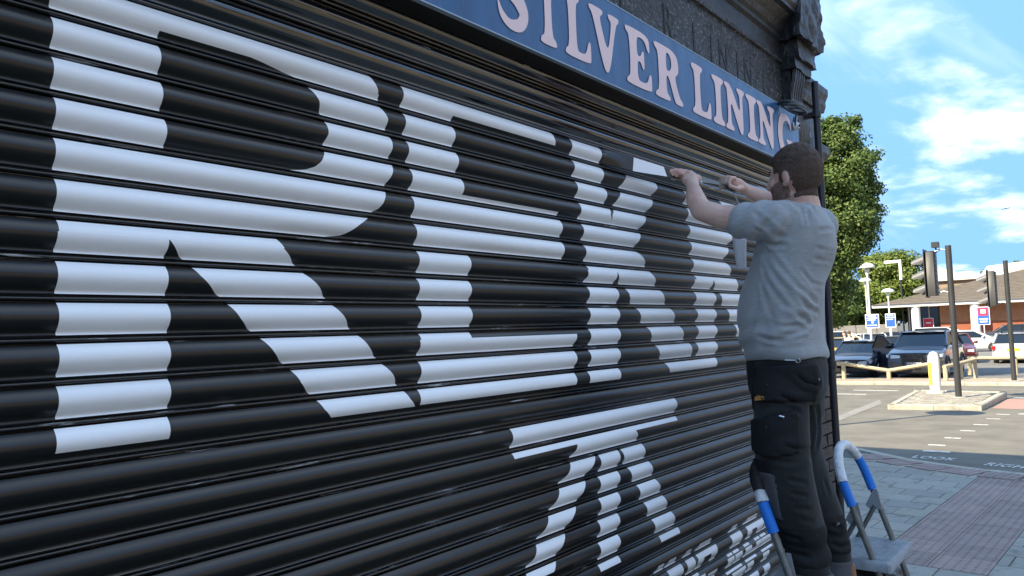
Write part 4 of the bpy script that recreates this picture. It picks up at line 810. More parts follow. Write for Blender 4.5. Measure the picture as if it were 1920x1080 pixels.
# ------------------------------------------------------------------ step ladders
M_tube = mat('grey_ladder_tube', (.17, .175, .165), .42, .5, .35, var=.2, vscale=25, bump=.05, bscale=120); M_foam = mat('blue_foam_grip', (.018, .20, .72), .55, .4, bump=.1, bscale=200)
M_tape = mat('silver_grey_tape', (.74, .76, .78), .45, .5, bump=.7, bscale=45, var=.2, vscale=20); M_btape = mat('black_grip_tape', (.012, .012, .013), .5, .4, bump=.4, bscale=60)
M_step = mat('grey_step_tread', (.27, .29, .31), .6, .5, var=.25, vscale=22); M_steel = mat('zinc_bracket', (.42, .45, .48), .4, .5, .6)
def ladder(x, y, label, tapes, dz=0.0):
    T = thing('step_ladder', label, 'step ladder', (x, y, 0), 0, 'step ladders at the shutter')
    W2 = .20; sl = .33
    yz = lambda z: sl*(z-.72)      # local y of the front frame at height z
    def P(side, z): return (side*W2, yz(z), z)
    for s in (-1, 1):
        m2 = MB(); m2.tube([P(s, .0), P(s, .55), P(s, 1.02+dz)], .0145, 12); part('upright', m2, M_tube, T, 50, world=False)
        m2 = MB(); m2.lathe([(.019, 0), (.019, .03), (.015, .034)], 10, (s*W2, yz(.0), 0)); part('rubber_foot', m2, M_btape, T, 50, world=False)
        m2 = MB(); m2.tube([(s*(W2-.022), yz(.90)+.010, .885), (s*(W2-.022), .16, .72), (s*(W2-.022), .42, .0)], .0115, 10); part('rear_leg', m2, M_tube, T, 50, world=False)
        m2 = MB(); yb = yz(.92); m2.prismx([(yb-.012, .97), (yb+.005, .97), (yb+.05, .885), (yb+.03, .865), (yb-.03, .87)], s*(W2-.018)-.002, s*(W2-.018)+.002); br = part('bracket', m2, M_steel, T, world=False)
        for z in (.875, .95, .98): m2 = MB(); m2.lathe([(.001, -.016), (.005, -.015), (.005, .015), (.001, .016)], 8, (s*(W2-.004), yz(z)-.006 if z > .9 else yz(z)+.04, z), 'x'); part('rivet', m2, M_steel, br, 50, world=False)
    # hoop
    hp_ = []
    for k in range(17):
        a = math.pi*k/16; z = 1.02+dz+.19*math.sin(a)**.9; hp_.append((-W2*math.cos(a)*(1 if abs(math.cos(a)) > .02 else 1), yz(z), z))
    m2 = MB(); m2.tube(hp_, .0145, 12); part('hoop', m2, M_tube, T, 50, world=False)
    lo = [P(-1, .955+dz), P(-1, .98+dz), P(-1, 1.01+dz)]+hp_[1:2]; hi = hp_[13:16]+[P(1, 1.01+dz), P(1, .99+dz), P(1, .965+dz)]
    m2 = MB(); m2.tube(lo, .0215, 14); part('foam_grip', m2, M_foam, T, 50, world=False)
    m2 = MB(); m2.tube(hi, .0215, 14); part('foam_grip', m2, M_foam, T, 50, world=False)
    top = hp_[1:14]
    m2 = MB(); m2.tube([Vector(p) for p in top], [.0235+random.uniform(-.001, .002) for _ in top], 12); part('tape_wrap', m2, M_tape, T, 50, world=False)
    if tapes:
        m2 = MB(); m2.tube(hp_[2:7], [.026, .034, .036, .034, .028], 12); part('black_tape', m2, M_btape, T, 50, world=False)
    for zz_, d0, d1 in ((.705, -.13, .20), (.47, -.07, .06), (.235, -.07, .06)):
        m2 = MB(); y0 = yz(zz_)+d0*.6; y1 = yz(zz_)+d1; m2.cbox((-W2-.03, y0, zz_-.035), (W2+.03, y1, zz_+.012), .012); st = part('platform' if zz_ > .6 else 'step', m2, M_step, T, 40, world=False)
        for q in range(int((y1-y0-.03)/.012)):
            m2 = MB(); yy_ = y0+.018+q*.012; m2.box((-W2+.0, yy_, zz_+.0118), (W2-.0, yy_+.0065, zz_+.0145)); part('tread_rib', m2, M_step, st, world=False)
    return T
ladder(3.165, -.545, 'step ladder with black taped handle that the person stands on', True, .09)
ladder(4.16, -.53, 'empty step ladder with silver taped handle behind the person', False)
# bin bag
BG = thing('bin_bag', 'shiny black bin bag lying on the paving under the empty step ladder', 'bag', (4.30, -.42, 0))
m2 = MB(); m2.ell((4.32, -.40, .27), (.29, .26, .29)); m2.ell((4.40, -.42, .46), (.20, .17, .15)); me = remeshed(m2, 'bag', .014, 3)
for v, n_ in zip(me.vertices, [v.normal.copy() for v in me.vertices]):
    c = v.co; v.co += n_*(.025*noise.noise(c*9)+.018*abs(noise.noise(c*17))); v.co.z = max(v.co.z, .004)
shift(me, rootloc(BG)); link('bag_body', me, BG, mat('black_polythene', (.012, .013, .015), .18, .6, bump=.5, bscale=22))
m2 = MB(); m2.tube([(4.42, -.36, .57), (4.43, -.35, .61), (4.45, -.33, .645)], [.05, .022, .05], 12); part('knot', m2, MATS['black_polythene'], BG, 50)

# ------------------------------------------------------------------ street furniture beyond the road
M_pole = mat('dark_grey_pole', (.030, .031, .031), .5, .5, var=.15, vscale=4, bump=.05, bscale=60); M_sig = mat('signal_black', (.025, .026, .028), .5, .5)
def signal(x, y, zg, h, label, zhead, hh, dx=0.0):
    T = thing('traffic_light', label, 'traffic light', (x, y, zg), 0, 'traffic lights at the crossing')
    m2 = MB(); m2.tube([(0, 0, 0), (0, 0, h-.05), (0, 0, h)], [.074, .070, .068], 16); part('pole', m2, M_pole, T, 45, world=False)
    m2 = MB(); m2.lathe([(.17, 0), (.17, .012), (.10, .02)], 16); part('base_plate', m2, mat('pale_base', (.40, .38, .33), .8), T, world=False)
    m2 = MB(); hy = .42; m2.cbox((-.17, hy-.13, zhead), (.17, hy+.10, zhead+hh), .03); hd = part('signal_head', m2, M_sig, T, 40, world=False)
    m2 = MB(); m2.box((-.24, hy+.10, zhead-.04), (.24, hy+.115, zhead+hh+.05)); part('backing_board', m2, M_sig, hd, world=False)
    for k in range(3):
        zc_ = zhead+hh*(.18+.32*k); rings = []
        for s in range(6):
            yy_ = hy+.118+.30*s/5; rings.append([(.125*(1-.10*s/5)*math.cos(a), yy_-(.20*s/5 if math.sin(a) < -.2 else 0), zc_+.125*(1-.25*s/5)*math.sin(a)-.02*s) for a in [R_(-60+k2*15) for k2 in range(21)]])
        m3 = MB(); m3.loft(rings, closed=False); part('hood', m3, mat('hood_grey', (.12, .12, .125), .5), hd, 60, world=False)
        m3 = MB(); m3.lathe([(.001, .03), (.08, .028), (.105, .0)], 14, (0, hy+.118, zc_), 'y'); part('lens', m3, mat('dark_lens', (.02, .015, .015), .15), hd, 50, world=False)
    for k in range(8):
        m3 = MB(); zc_ = zhead+hh*(.08+.118*k); m3.lathe([(.001, -.012), (.045, -.010), (.05, 0)], 12, (-.05, hy-.131, zc_), 'y'); part('vent_boss', m3, mat('boss_grey', (.06, .062, .065), .4), hd, 40, world=False)
    for z in (zhead+.05, zhead+hh-.02):
        m2 = MB(); m2.tube([(0, 0, z), (0, hy*.4, z+.05), (0, hy-.1, z)], .018, 8); part('arm', m2, mat('arm_metal', (.35, .36, .38), .4, .5, .6), T, 40, world=False)
    return T
t1 = signal(22.0, 1.84, gz(22)+.13, 3.75, 'nearer traffic light on the paved island seen from behind', 2.52, 1.12)
m2 = MB(); m2.box((-.09, .20, 3.72), (.09, .36, 3.86)); m2.tube([(0, .26, 3.60), (0, .28, 3.74)], .02, 8); part('detector', m2, M_sig, t1, world=False)
signal(29.6, 1.42, gz(29.6)+.11, 3.85, 'farther traffic light on the pavement by the car park', 2.42, 1.12)
# bollard
BO = thing('bollard', 'white island bollard with yellow side and rounded top', 'bollard', (23.2, 2.55, gz(22)+.13))
M_bw = mat('bollard_white', (.66, .63, .55), .6, .4, col2=(.45, .38, .25), c2lo=.6, c2hi=.8, c2scale=5); M_by = mat('bollard_yellow', (.75, .52, .06), .5, .4)
def stad(w, d, z, n=20):
    w *= .74
    return [(d*math.copysign(abs(math.cos(a))**.6, math.cos(a)), w*math.copysign(abs(math.sin(a))**.6, math.sin(a)), z) for a in [2*math.pi*k/n for k in range(n)]]
m2 = MB(); m2.loft([stad(.17, .10, .06), stad(.185, .11, .5), stad(.185, .11, .86), stad(.165, .10, .98), stad(.11, .07, 1.06), stad(.04, .03, 1.085)]); part('shell', m2, M_bw, BO, 50, world=False)
m2 = MB(); m2.box((-.118, .045, .22), (-.106, .118, .80)); part('yellow_panel', m2, M_by, BO, world=False)
m2 = MB(); m2.loft([stad(.30, .22, 0), stad(.28, .20, .05), stad(.19, .12, .075)]); part('base', m2, mat('pale_base', (.4, .38, .33)), BO, 40, world=False)
# knee rails
M_wood = mat('weathered_timber', (.42, .36, .25), .85, .3, var=.25, vscale=7, stretch=(6, 1, 6), bump=.3, bscale=40)
zf = gz(30)+.105
def rail_fence(label, posts, name='knee_rail'):
    x0, y0, _ = posts[0]; T = thing(name, label, 'fence', (x0, y0, zf), 0, 'timber knee rails along the car park')
    for x, y, h in posts:
        m2 = MB(); m2.cbox((x-.065, y-.065, zf-.05), (x+.065, y+.065, zf+h), .025); part('post', m2, M_wood, T)
    for (x, y, h), (x2, y2, h2) in zip(posts[:-1], posts[1:]):
        m2 = MB(); a = Vector((x, y, zf+h)); b = Vector((x2, y2, zf+h2)); t = (b-a).normalized(); n_ = Vector((-t.y, t.x, 0)).normalized(); up = Vector((0, 0, 1))
        sec = [(-.065, -.025), (0, -.07), (.065, -.025), (.065, .02), (0, .065), (-.065, .02)]
        m2.loft([[p+n_*u+up*(w+.02) for u, w in sec] for p in (a-t*.06, b+t*.06)]); part('rail', m2, M_wood, T)
rail_fence('sagging timber knee rail in front of the parked black cars', [(30.3, 8.6, .52), (30.3, 6.78, .55), (30.5, 5.3, .28), (30.3, 3.9, .52)])
rail_fence('broken timber knee rail ending behind the bollard', [(29.6, 3.35, .46), (30.6, 3.05, .52), (31.6, 2.75, .60)])
rail_fence('low timber knee rail behind the farther traffic light', [(33.6, 3.2, .55), (33.6, 1.75, .55), (33.6, -2.0, .55)])
# lamp columns with mushroom heads
M_lw = mat('lamp_white', (.62, .62, .58), .45, .4)
def lamp(x, y, h, label, r=.42, g='mushroom lamps'):
    T = thing('street_lamp', label, 'lamp', (x, y, gz(x)), 0, g)
    m2 = MB(); m2.tube([(0, 0, 0), (0, 0, h*.3), (0, 0, h-.1)], [.075, .065, .055], 12); part('column', m2, M_lw, T, 50, world=False)
    m2 = MB(); m2.lathe([(.075, -.55), (.14, -.2), (.10, -.16)], 14, (0, 0, h)); part('neck', m2, M_lw, T, 50, world=False)
    m2 = MB(); m2.lathe([(.10, -.14), (r, -.10), (r, -.03), (r*.72, .10), (r*.3, .17), (.01, .19)], 20, (0, 0, h)); part('lamp_head', m2, M_lw, T, 50, world=False)
lamp(48.0, 10.02, 5.45, 'tallest mushroom lamp column behind the black saloon', .44); lamp(66.1, 14.55, 5.65, 'thin mushroom lamp column just left of the tallest one', .45); lamp(67.2, 13.20, 4.75, 'shorter mushroom lamp column by the white canopy post', .48)
lamp(13.9, 4.05, 5.0, 'mushroom lamp column standing behind the shop corner', .55)
# signs in the car park
M_blue = mat('sign_blue', (.025, .10, .40), .4); M_sw = mat('sign_white', (.75, .76, .78), .4); M_sr = mat('sign_red', (.60, .03, .06), .4)
def board(x, y, z, w, h, m, label, lines, post=True, cat='sign'):
    T = thing('notice_sign', label, cat, (x, y, gz(x)))
    m2 = MB(); m2.box((x-.03, y-w/2, z-h/2), (x-.005, y+w/2, z+h/2)); bd_ = part('board', m2, M_sw, T)
    m2 = MB(); m2.box((x-.036, y-w/2+.05, z-h/2+.05), (x-.0305, y+w/2-.05, z+h/2-.05)); part('face', m2, m, bd_)
    for i, (u, v_, ww, hh, mm) in enumerate(lines):
        m2 = MB(); m2.box((x-.040-.003*i, y-u*w-ww*w/2, z+v_*h-hh*h/2), (x-.0365, y-u*w+ww*w/2, z+v_*h+hh*h/2)); part('print_line', m2, mm, bd_)
    if post: m2 = MB(); m2.tube([(x+.03, y, gz(x)), (x+.03, y, z)], .045, 8); part('post', m2, M_lw, T)
bl = [(0, .36, .6, .07, M_sw), (0, .22, .75, .06, M_sw), (-.05, .08, .6, .06, M_sw), (.03, -.08, .16, .16, M_sw), (0, -.30, .7, .07, M_sw)]
board(47.2, 9.72, 1.90, .72, .78, M_blue, 'larger blue parking notice board on a white pole', bl, False)
m2 = MB()
board(64.5, 12.55, 1.93, .72, 1.05, M_blue, 'smaller blue parking notice on the lamp by the canopy', bl[:3], True)
board(90.0, 14.55, 1.45, .95, 1.25, M_sr, 'small red notice on the brick wall of the supermarket', [(0, .1, .5, .1, M_sw)], False)
board(78.0, 8.15, 2.05, .95, 1.55, M_blue, 'white framed blue and red sign on a post before the brick wall', [(0, .22, .75, .42, M_sr), (0, .24, .4, .22, M_sw), (0, -.18, .7, .08, M_sw), (0, -.32, .6, .08, M_sw)], True)

# ------------------------------------------------------------------ supermarket and walls behind
M_mb = mat('orange_brick', (.37, .18, .10), .9, .2, var=.14, vscale=.9, bump=.2, bscale=12); M_mb2 = mat('red_brown_brick', (.30, .105, .06), .9, .2, var=.12, vscale=1.1)
M_tile = mat('grey_brown_roof', (.14, .118, .095), .85, .2, var=.15, vscale=1.4); M_wt = mat('white_fascia', (.70, .68, .63), .6)
SM = thing('supermarket', 'low brick supermarket with wide grey tiled roof and white columns', 'building', (95, 8, gz(95)))
def LR(u, z, off=0.0):     # along the front (u metres from its left end), height, depth behind the front
    d = Vector((.19, -.982)); n_ = Vector((.982, .19)); p = Vector((87.2, 18.6))+d*u+n_*off; return (p.x, p.y, z)
g = gz(95)
def slab(u0, u1, z0, z1, o0, o1): 
    m_ = MB(); m_.loft([[LR(u0, z0, o0), LR(u1, z0, o0), LR(u1, z0, o1), LR(u0, z0, o1)], [LR(u0, z1, o0), LR(u1, z1, o0), LR(u1, z1, o1), LR(u0, z1, o1)]]); return m_
part('brick_wall', slab(5.6, 45, 1.55, 3.35, 1.9, 30), M_mb, SM); part('brick_band', slab(5.6, 45, .62, 1.55, 1.88, 30), M_mb2, SM); part('brick_plinth', slab(5.6, 45, g-.1, .62, 1.82, 30), mat('bright_brick', (.44, .20, .11), .9, var=.1, vscale=1.5), SM)
part('entrance_glass', slab(2.6, 5.55, g, 3.3, 5.0, 5.2), mat('dark_glazing', (.03, .035, .04), .1, .6), SM)
for u in (2.7, 3.6, 4.6): part('mullion', slab(u, u+.12, g, 3.3, 4.9, 4.98), M_wt, SM)
part('fascia', slab(-.6, 46, 3.28, 3.62, 0, .3), M_wt, SM)
part('soffit', slab(-.5, 46, 3.36, 3.44, .31, 5), M_wt, SM)
m_ = MB(); m_.loft([[LR(-.6, 3.6, -.15), LR(46, 3.6, -.15)], [LR(15, 7.3, 16.0), LR(46, 7.3, 16.0)], [LR(15, 3.6, 32), LR(46, 3.6, 32)]], closed=False); part('roof', m_, M_tile, SM)
m_ = MB(); m_.add([LR(-.6, 3.6, -.15), LR(15, 7.3, 16), LR(-.6, 3.6, 32)], [(0, 1, 2)]); part('roof_hip', m_, M_tile, SM)
for i in range(20):
    s0 = .05+i*.047; a0 = -.6+15.6*s0; z = 3.6+3.7*s0; o = -.15+16.15*s0
    m_ = MB(); m_.loft([[LR(a0+.4, z+.01, o), LR(a0+.4, z+.06, o), LR(a0+.4, z+.07, o+.14)], [LR(46, z+.01, o), LR(46, z+.06, o), LR(46, z+.07, o+.14)]]); part('tile_course', m_, M_tile, SM)
for u in (3.4, 8.6, 14.0, 20.0, 27.0):
    m_ = MB(); p = LR(u, g, .5); m_.lathe([(.42, 0), (.42, 4.0)], 18, p); part('column', m_, M_wt, SM, 50)
# warehouse roofs behind it
WH = thing('warehouse', 'pale roofed stone warehouse rising behind the supermarket', 'building', (125, 20, -.6))
m_ = MB(); m_.box((118, 14.0, -.6), (140, 21.5, 7.0)); part('wall', m_, mat('brown_stone', (.24, .19, .13), .9, var=.2, vscale=1.5), WH)
m_ = MB(); m_.prismx([(21.8, 7.0), (13.6, 7.0), (17.5, 8.7)], 117.5, 140.5); part('roof', m_, mat('pale_roof', (.62, .58, .50), .7), WH)
m_ = MB(); m_.prismx([(14.0, 7.6), (-6, 7.6), (-6, 8.6), (3, 9.6), (13.0, 8.9)], 124, 142); part('long_roof', m_, MATS['pale_roof'], WH)
BW = thing('boundary_wall', 'long grey boundary wall at the far side of the car park under the trees', 'wall', (80, 20, gz(80)))
m_ = MB(); a = Vector((76.5, 40)); b = Vector((86.0, 16.6)); 
for i in range(13):
    p = a+(b-a)*i/13; q = a+(b-a)*(i+1)/13-(b-a).normalized()*.06; m_ = MB(); m_.loft([[(p.x, p.y, g), (q.x, q.y, g), (q.x+.2, q.y, g), (p.x+.2, p.y, g)], [(p.x, p.y, 1.55+random.uniform(-.05, .1)), (q.x, q.y, 1.6), (q.x+.2, q.y, 1.6), (p.x+.2, p.y, 1.6)]]); part('panel', m_, mat('grey_wall', (.24, .225, .205), .9, var=.2, vscale=1), BW)
FL = thing('sign_frame', 'pale square frame sign on a mast among the trees', 'sign', (90, 17.2, g))
m_ = MB(); m_.box((90, 16.75, 6.2), (90.2, 17.0, 8.3)); m_.box((90, 17.0, 8.0), (90.2, 18.4, 8.3)); part('frame', m_, M_wt, FL)
m_ = MB(); m_.tube([(90.1, 16.9, g), (90.1, 16.9, 6.2)], .08, 8); part('mast', m_, M_pole, FL)
for i, z in enumerate((10.1, 8.1, 6.6)):
    W_ = thing('overhead_wire', ['highest overhead wire crossing behind the traffic lights', 'middle overhead wire crossing behind the traffic lights', 'lowest overhead wire above the supermarket roof'][i], 'wire', (150, 20, z), 0, 'overhead wires')
    m_ = MB(); m_.tube([(150, 30, z), (150, 10, z-.35), (150, -12, z-.5), (150, -40, z)], .03, 5); part('wire', m_, M_pole, W_)
# aeroplane high in the sky
AP = thing('aeroplane', 'tiny dark aeroplane far off in the sky above the car park', 'aeroplane', (1054, 100, 126))
M_ap = mat('aeroplane_grey', (.12, .13, .15), .5)
m_ = MB(); m_.tube([(1054, 104, 126), (1054, 102.8, 126.1), (1054, 97.5, 126.1), (1054, 95.6, 126.4)], [.15, .5, .5, .12], 10); part('fuselage', m_, M_ap, AP, 50)
m_ = MB(); m_.add([(1054, 101.2, 126), (1047.5, 98.8, 126.3), (1047.5, 98.0, 126.3), (1054, 99.2, 126), (1060.5, 98.8, 126.3), (1060.5, 98.0, 126.3)], [(0, 1, 2, 3), (0, 3, 5, 4)]); part('wing', m_, M_ap, AP)
m_ = MB(); m_.add([(1054, 96.8, 126.3), (1054, 95.4, 128), (1054, 94.8, 128), (1054, 95.4, 126.3)], [(0, 1, 2, 3)]); part('tail_fin', m_, M_ap, AP)

# ------------------------------------------------------------------ cars
M_glass = mat('car_glass', (.012, .016, .02), .04, .7); M_tyre = mat('tyre', (.018, .018, .018), .8); M_rim = mat('alloy_rim', (.45, .46, .48), .35, .5, .7)
M_ltg = mat('headlight_glass', (.55, .60, .66), .08, .6, .2); M_tail = mat('tail_light', (.5, .02, .02), .2); M_trim = mat('black_trim', (.012, .012, .013), .45); M_plw = mat('plate_white', (.75, .75, .73), .4); M_ply = mat('plate_yellow', (.80, .60, .03), .4)
SHAPES = {  # length, width, height, hood z, belt z, station x (front..rear): bonnet start, screen base, roof front, roof rear, rear glass base, tail z
 'saloon': (4.82, 1.82, 1.43, .78, .93, 1.35, 2.25, 3.55, 4.25, .98), 'suv': (5.05, 1.97, 1.74, 1.02, 1.17, 1.30, 2.15, 4.45, 4.92, 1.15),
 'hatch': (4.25, 1.78, 1.47, .82, .95, 1.05, 1.95, 3.45, 4.05, 1.0), 'estate': (4.65, 1.78, 1.46, .80, .93, 1.25, 2.05, 4.05, 4.55, 1.0)}
def car(x, y, heading, shape, col, label, plate=None, detail=False, rear_plate='', group=None, cl=None, metal=.35):
    Lc, Wc, H, hz_, bz, sb, rf, rr, rg, tz = SHAPES[shape]; w = Wc/2
    T = thing('parked_car', label, 'car', (x, y, gz(x)+.012), heading, 'cars in the car park')
    P = mat('paint_%d' % len(MATS), col, .30, .5, metal*.4, .8) ; 
    # local frame: car points to -x, front bumper at x=0
    def sec(xx, hw, zt, crown, zb=.22):
        return [(xx, -hw*.94, zb), (xx, -hw, zb+.18), (xx, -hw, zt*.62), (xx, -hw*.97, zt-.06), (xx, -hw*.90, zt), (xx, -hw*.4, zt+crown), (xx, hw*.4, zt+crown), (xx, hw*.90, zt), (xx, hw*.97, zt-.06), (xx, hw, zt*.62), (xx, hw, zb+.18), (xx, hw*.94, zb)]
    m_ = MB(); m_.loft([sec(.0, w*.78, hz_-.13, .0, .30), sec(.05, w*.88, hz_-.07, .01), sec(.28, w*.97, hz_-.02, .02), sec(.8, w, hz_+.04, .035), sec(sb, w, bz-.02, .03), sec(rf, w, bz, .0), sec((rf+rr)/2, w, bz+.01, 0), sec(rr, w, bz+.03, 0), sec(min(rg, Lc-.25), w*.98, tz, .02), sec(Lc-.10, w*.92, tz-.05, .01), sec(Lc, w*.80, tz-.20, 0, .32)])
    BD = part('body', m_, P, T, 32, world=False)
    # cabin: glass box with painted roof and pillars
    wr = w*.76; wb_ = w*.91
    def cs(xb, xt, t, zb, zt): return xb+(xt-xb)*t
    pts = [(sb, bz-.01, rf, H-.05), (rg, tz+.0, rr, H-.05)]
    m_ = MB(); low = [(sb+.02, -wb_, bz-.01), (rg, -wb_, tz-.01), (rg, wb_, tz-.01), (sb+.02, wb_, bz-.01)]; hi = [(rf, -wr, H-.06), (rr, -wr, H-.06), (rr, wr, H-.06), (rf, wr, H-.06)]
    m_.loft([low, hi]); part('windows', m_, M_glass, T, world=False)
    m_ = MB(); nr = 7
    m_.loft([[(rf-.10+(rr-rf+.14)*i/(nr-1), s*wr*1.03*q, H-.055+.055*(1-abs(q)**2.2)*(math.sin(math.pi*(.12+.76*i/(nr-1))))) for q in np.linspace(-1, 1, 7) for s in (1,)] for i in range(nr)], closed=False)
    part('roof', m_, P, T, 60, world=False)
    mid = sb+(rg-sb)*.52
    for s in (-1, 1):
        for xb, xt, rad in ((sb+.02, rf, .045), (mid, (rf+rr)/2+.05, .04), (rg-.03, rr, .06)):
            zb = bz-.02 if xb < rg-.1 else tz-.02
            m_ = MB(); m_.tube([(xb, s*wb_*1.005, zb), (xt, s*wr*1.01, H-.05)], rad, 6); part('pillar', m_, P if rad > .042 else M_trim, T, 50, world=False)
        m_ = MB(); m_.tube([(rf-.06, s*wr*1.02, H-.05), ((rf+rr)/2, s*wr*1.03, H-.04), (rr, s*wr*1.02, H-.055)], .03, 6); part('roof_rail', m_, P, T, 50, world=False)
        m_ = MB(); m_.ell((sb+.42, s*(w+.09), bz+.06), (.07, .11, .075), 10, 8); part('mirror', m_, P if not detail else M_trim, T, 60, world=False)
        for xx in (.88, Lc-.95):
            rw = .33 if shape != 'suv' else .38
            m_ = MB(); m_.lathe([(rw*.62, -.11), (rw*.97, -.10), (rw, -.06), (rw, .06), (rw*.97, .10), (rw*.62, .11)], 20, (xx, s*(w-.10), rw-.01), 'y'); wh = part('wheel', m_, M_tyre, T, 40, world=False)
            m_ = MB(); m_.lathe([(rw*.20, .115*s), (rw*.62, .105*s)], 16, (xx, s*(w-.10), rw-.01), 'y')
            for k in range(5):
                a = 2*math.pi*k/5; m_.tube([(xx, s*(w+.012), rw-.01), (xx+rw*.6*math.cos(a), s*(w+.008), rw-.01+rw*.6*math.sin(a))], .022, 5)
            part('rim', m_, M_rim, wh, 40, world=False)
            m_ = MB(); m_.tube([(xx+(rw+.05)*math.cos(a), s*(w+.002), rw+(rw+.05)*math.sin(a)) for a in [R_(k*15) for k in range(13)]], .03, 6); part('wheel_arch', m_, M_trim if shape == 'suv' else P, T, 50, world=False)
        # lights
        m_ = MB(); zl = hz_-.19; m_.loft([[(-.015, s*w*.46, zl-.05), (-.015, s*w*.46, zl+.045), (.08, s*w*.46, zl+.05)], [(-.012, s*w*.76, zl-.07), (-.005, s*w*.76, zl+.075), (.10, s*w*.76, zl+.09)], [(.16, s*w*.965, zl-.02), (.16, s*w*.965, zl+.075), (.34, s*w*.975, zl+.09)]]); part('headlight', m_, M_ltg, T, 40, world=False)
        m_ = MB(); m_.box((Lc-.10, s*w*.88-.10, tz-.32), (Lc+.005, s*w*.88+.06, tz-.14)); part('tail_light', m_, M_tail, T, world=False)
    gw = w*.42; gt = hz_-.09; gb = .42 if shape == 'suv' else .50
    m_ = MB(); m_.loft([[(-.012, y_, z_) for y_, z_ in ((-gw, gt), (gw, gt), (gw*.92, gb), (-gw*.92, gb))], [(.05, y_, z_) for y_, z_ in ((-gw, gt), (gw, gt), (gw*.92, gb), (-gw*.92, gb))]]); gr = part('grille', m_, M_trim, T, world=False)
    m_ = MB(); m_.box((-.008, -w*.74, .26), (.05, w*.74, .40)); part('lower_intake', m_, M_trim, T, world=False)
    for q in range(4):
        zq = gb+.05+(gt-gb-.08)*q/3; m_ = MB(); m_.box((-.022, -gw*.9, zq-.008), (-.011, gw*.9, zq+.008)); part('grille_bar', m_, mat('bar_grey', (.05, .05, .055), .3), gr, world=False)
    if plate:
        m_ = MB(); m_.box((-.034, -.26, .50), (-.024, .26, .61)); pl_ = part('number_plate', m_, M_plw, T, world=False)
        m_ = MB(); m_.box((-.036, .215, .501), (-.0342, .259, .609)); part('plate_band', m_, M_blue, pl_, world=False)
        me = text_mesh(plate, .115, .001, 1.0, .002)
        for v in me.vertices: c = v.co.copy(); v.co = Vector((-.0365-c.z, .205-c.x*.82, .515+c.y))
        me.materials.clear(); link('plate_text', me, pl_, M_trim)
    m_ = MB(); m_.box((Lc-.01, -.26, .62), (Lc+.02, .26, .73)); part('rear_plate', m_, M_ply, T, world=False)
    m_ = MB(); m_.box((.3, -w*.7, .16), (Lc-.3, w*.7, .30)); part('underbody', m_, M_trim, T, world=False)
    return T, P
tx, Pb = car(32.3, 7.2, 0, 'saloon', (.012, .015, .026), 'black saloon with oval badge parked behind the sagging knee rail', None, True)
m_ = MB(); m_.tube([(-.03, .085*math.cos(a), .60+.058*math.sin(a)) for a in [2*math.pi*k/20 for k in range(21)]], .010, 6); m_.tube([(-.03, .03, .65), (-.03, -.01, .575), (-.03, -.05, .60)], .009, 6); part('badge', m_, mat('chrome', (.75, .76, .78), .12, .5, 1.0), tx, 50, world=False)
for s in (1, -1):
    m_ = MB(); m_.ell((.10, s*.50, .655), (.05, .075, .05), 10, 8); part('inner_lamp', m_, M_ltg, tx, 60, world=False)
ta, Pa = car(31.9, 4.75, 0, 'suv', (.040, .050, .072), 'dark grey large SUV with its driver door open', 'BF67 VVH', True)
m_ = MB()
for q in range(4): m_.tube([(-.030, .135-.09*q+.062*math.cos(a), .84+.062*math.sin(a)) for a in [2*math.pi*k/18 for k in range(19)]], .009, 6)
part('badge', m_, mat('badge_grey', (.10, .10, .105), .3), ta, 50, world=False)
# open front door of the SUV
m_ = MB(); d0 = Vector((1.55, .985, 0)); ddir = Vector((.45, .89, 0)).normalized()
def dq(u, z): p = d0+ddir*u; return (p.x, p.y, z)
m_.loft([[dq(0, .35), dq(1.0, .38), dq(1.02, .8), dq(1.0, 1.12), dq(0, 1.12)], [tuple(Vector(q)+Vector((.10, -.05, 0))) for q in (dq(0, .35), dq(1.0, .38), dq(1.02, .8), dq(1.0, 1.12), dq(0, 1.12))]]); DR = part('door', m_, Pa, ta, world=False)
m_ = MB(); m_.tube([dq(.02, 1.12), dq(.42, 1.56), dq(.72, 1.62), dq(.98, 1.12)], .03, 6); part('window_frame', m_, M_trim, DR, 50, world=False)
m_ = MB(); m_.add([dq(.03, 1.12), dq(.42, 1.55), dq(.72, 1.61), dq(.97, 1.12)], [(0, 1, 2, 3)]); part('door_glass', m_, M_glass, DR, world=False)
m_ = MB(); m_.ell(tuple(Vector(dq(.2, 1.18))+Vector((-.12, 0, 0))), (.10, .13, .09), 10, 8); part('door_mirror', m_, M_trim, DR, 60, world=False)
H90 = R_(90)
car(63.0, 4.9, R_(95), 'hatch', (.72, .72, .70), 'white hatchback parked side on behind the knee rail', metal=0)
car(46.0, 10.2, R_(-105), 'hatch', (.085, .09, .095), 'dark grey hatchback behind the gap between the black cars')
car(57.5, 11.7, R_(98), 'suv', (.66, .68, .68), 'white estate car behind the tall lamp column', metal=0)
car(47.5, 13.2, R_(60), 'hatch', (.45, .47, .48), 'silver hatchback behind the two distant pedestrians')
car(40.5, 9.98, R_(8), 'hatch', (.80, .46, .015), 'yellow car half hidden behind the person', metal=0)
car(68.0, 12.3, R_(95), 'saloon', (.70, .70, .68), 'white saloon under the shorter mushroom lamp', metal=0)
car(70.0, 7.4, R_(85), 'suv', (.70, .70, .69), 'white off-road car behind the white hatchback', metal=0)
car(44.3, 5.15, R_(15), 'hatch', (.13, .015, .018), 'dark red car just behind the large SUV')
car(48.5, 2.95, R_(182), 'estate', (.50, .52, .55), 'silver estate seen from behind with yellow plate')
car(78.0, 8.8, R_(-80), 'suv', (.05, .055, .065), 'dark blue off-road car by the brick wall')
car(79.0, 12.7, R_(95), 'saloon', (.09, .10, .12), 'dark saloon near the white canopy column')
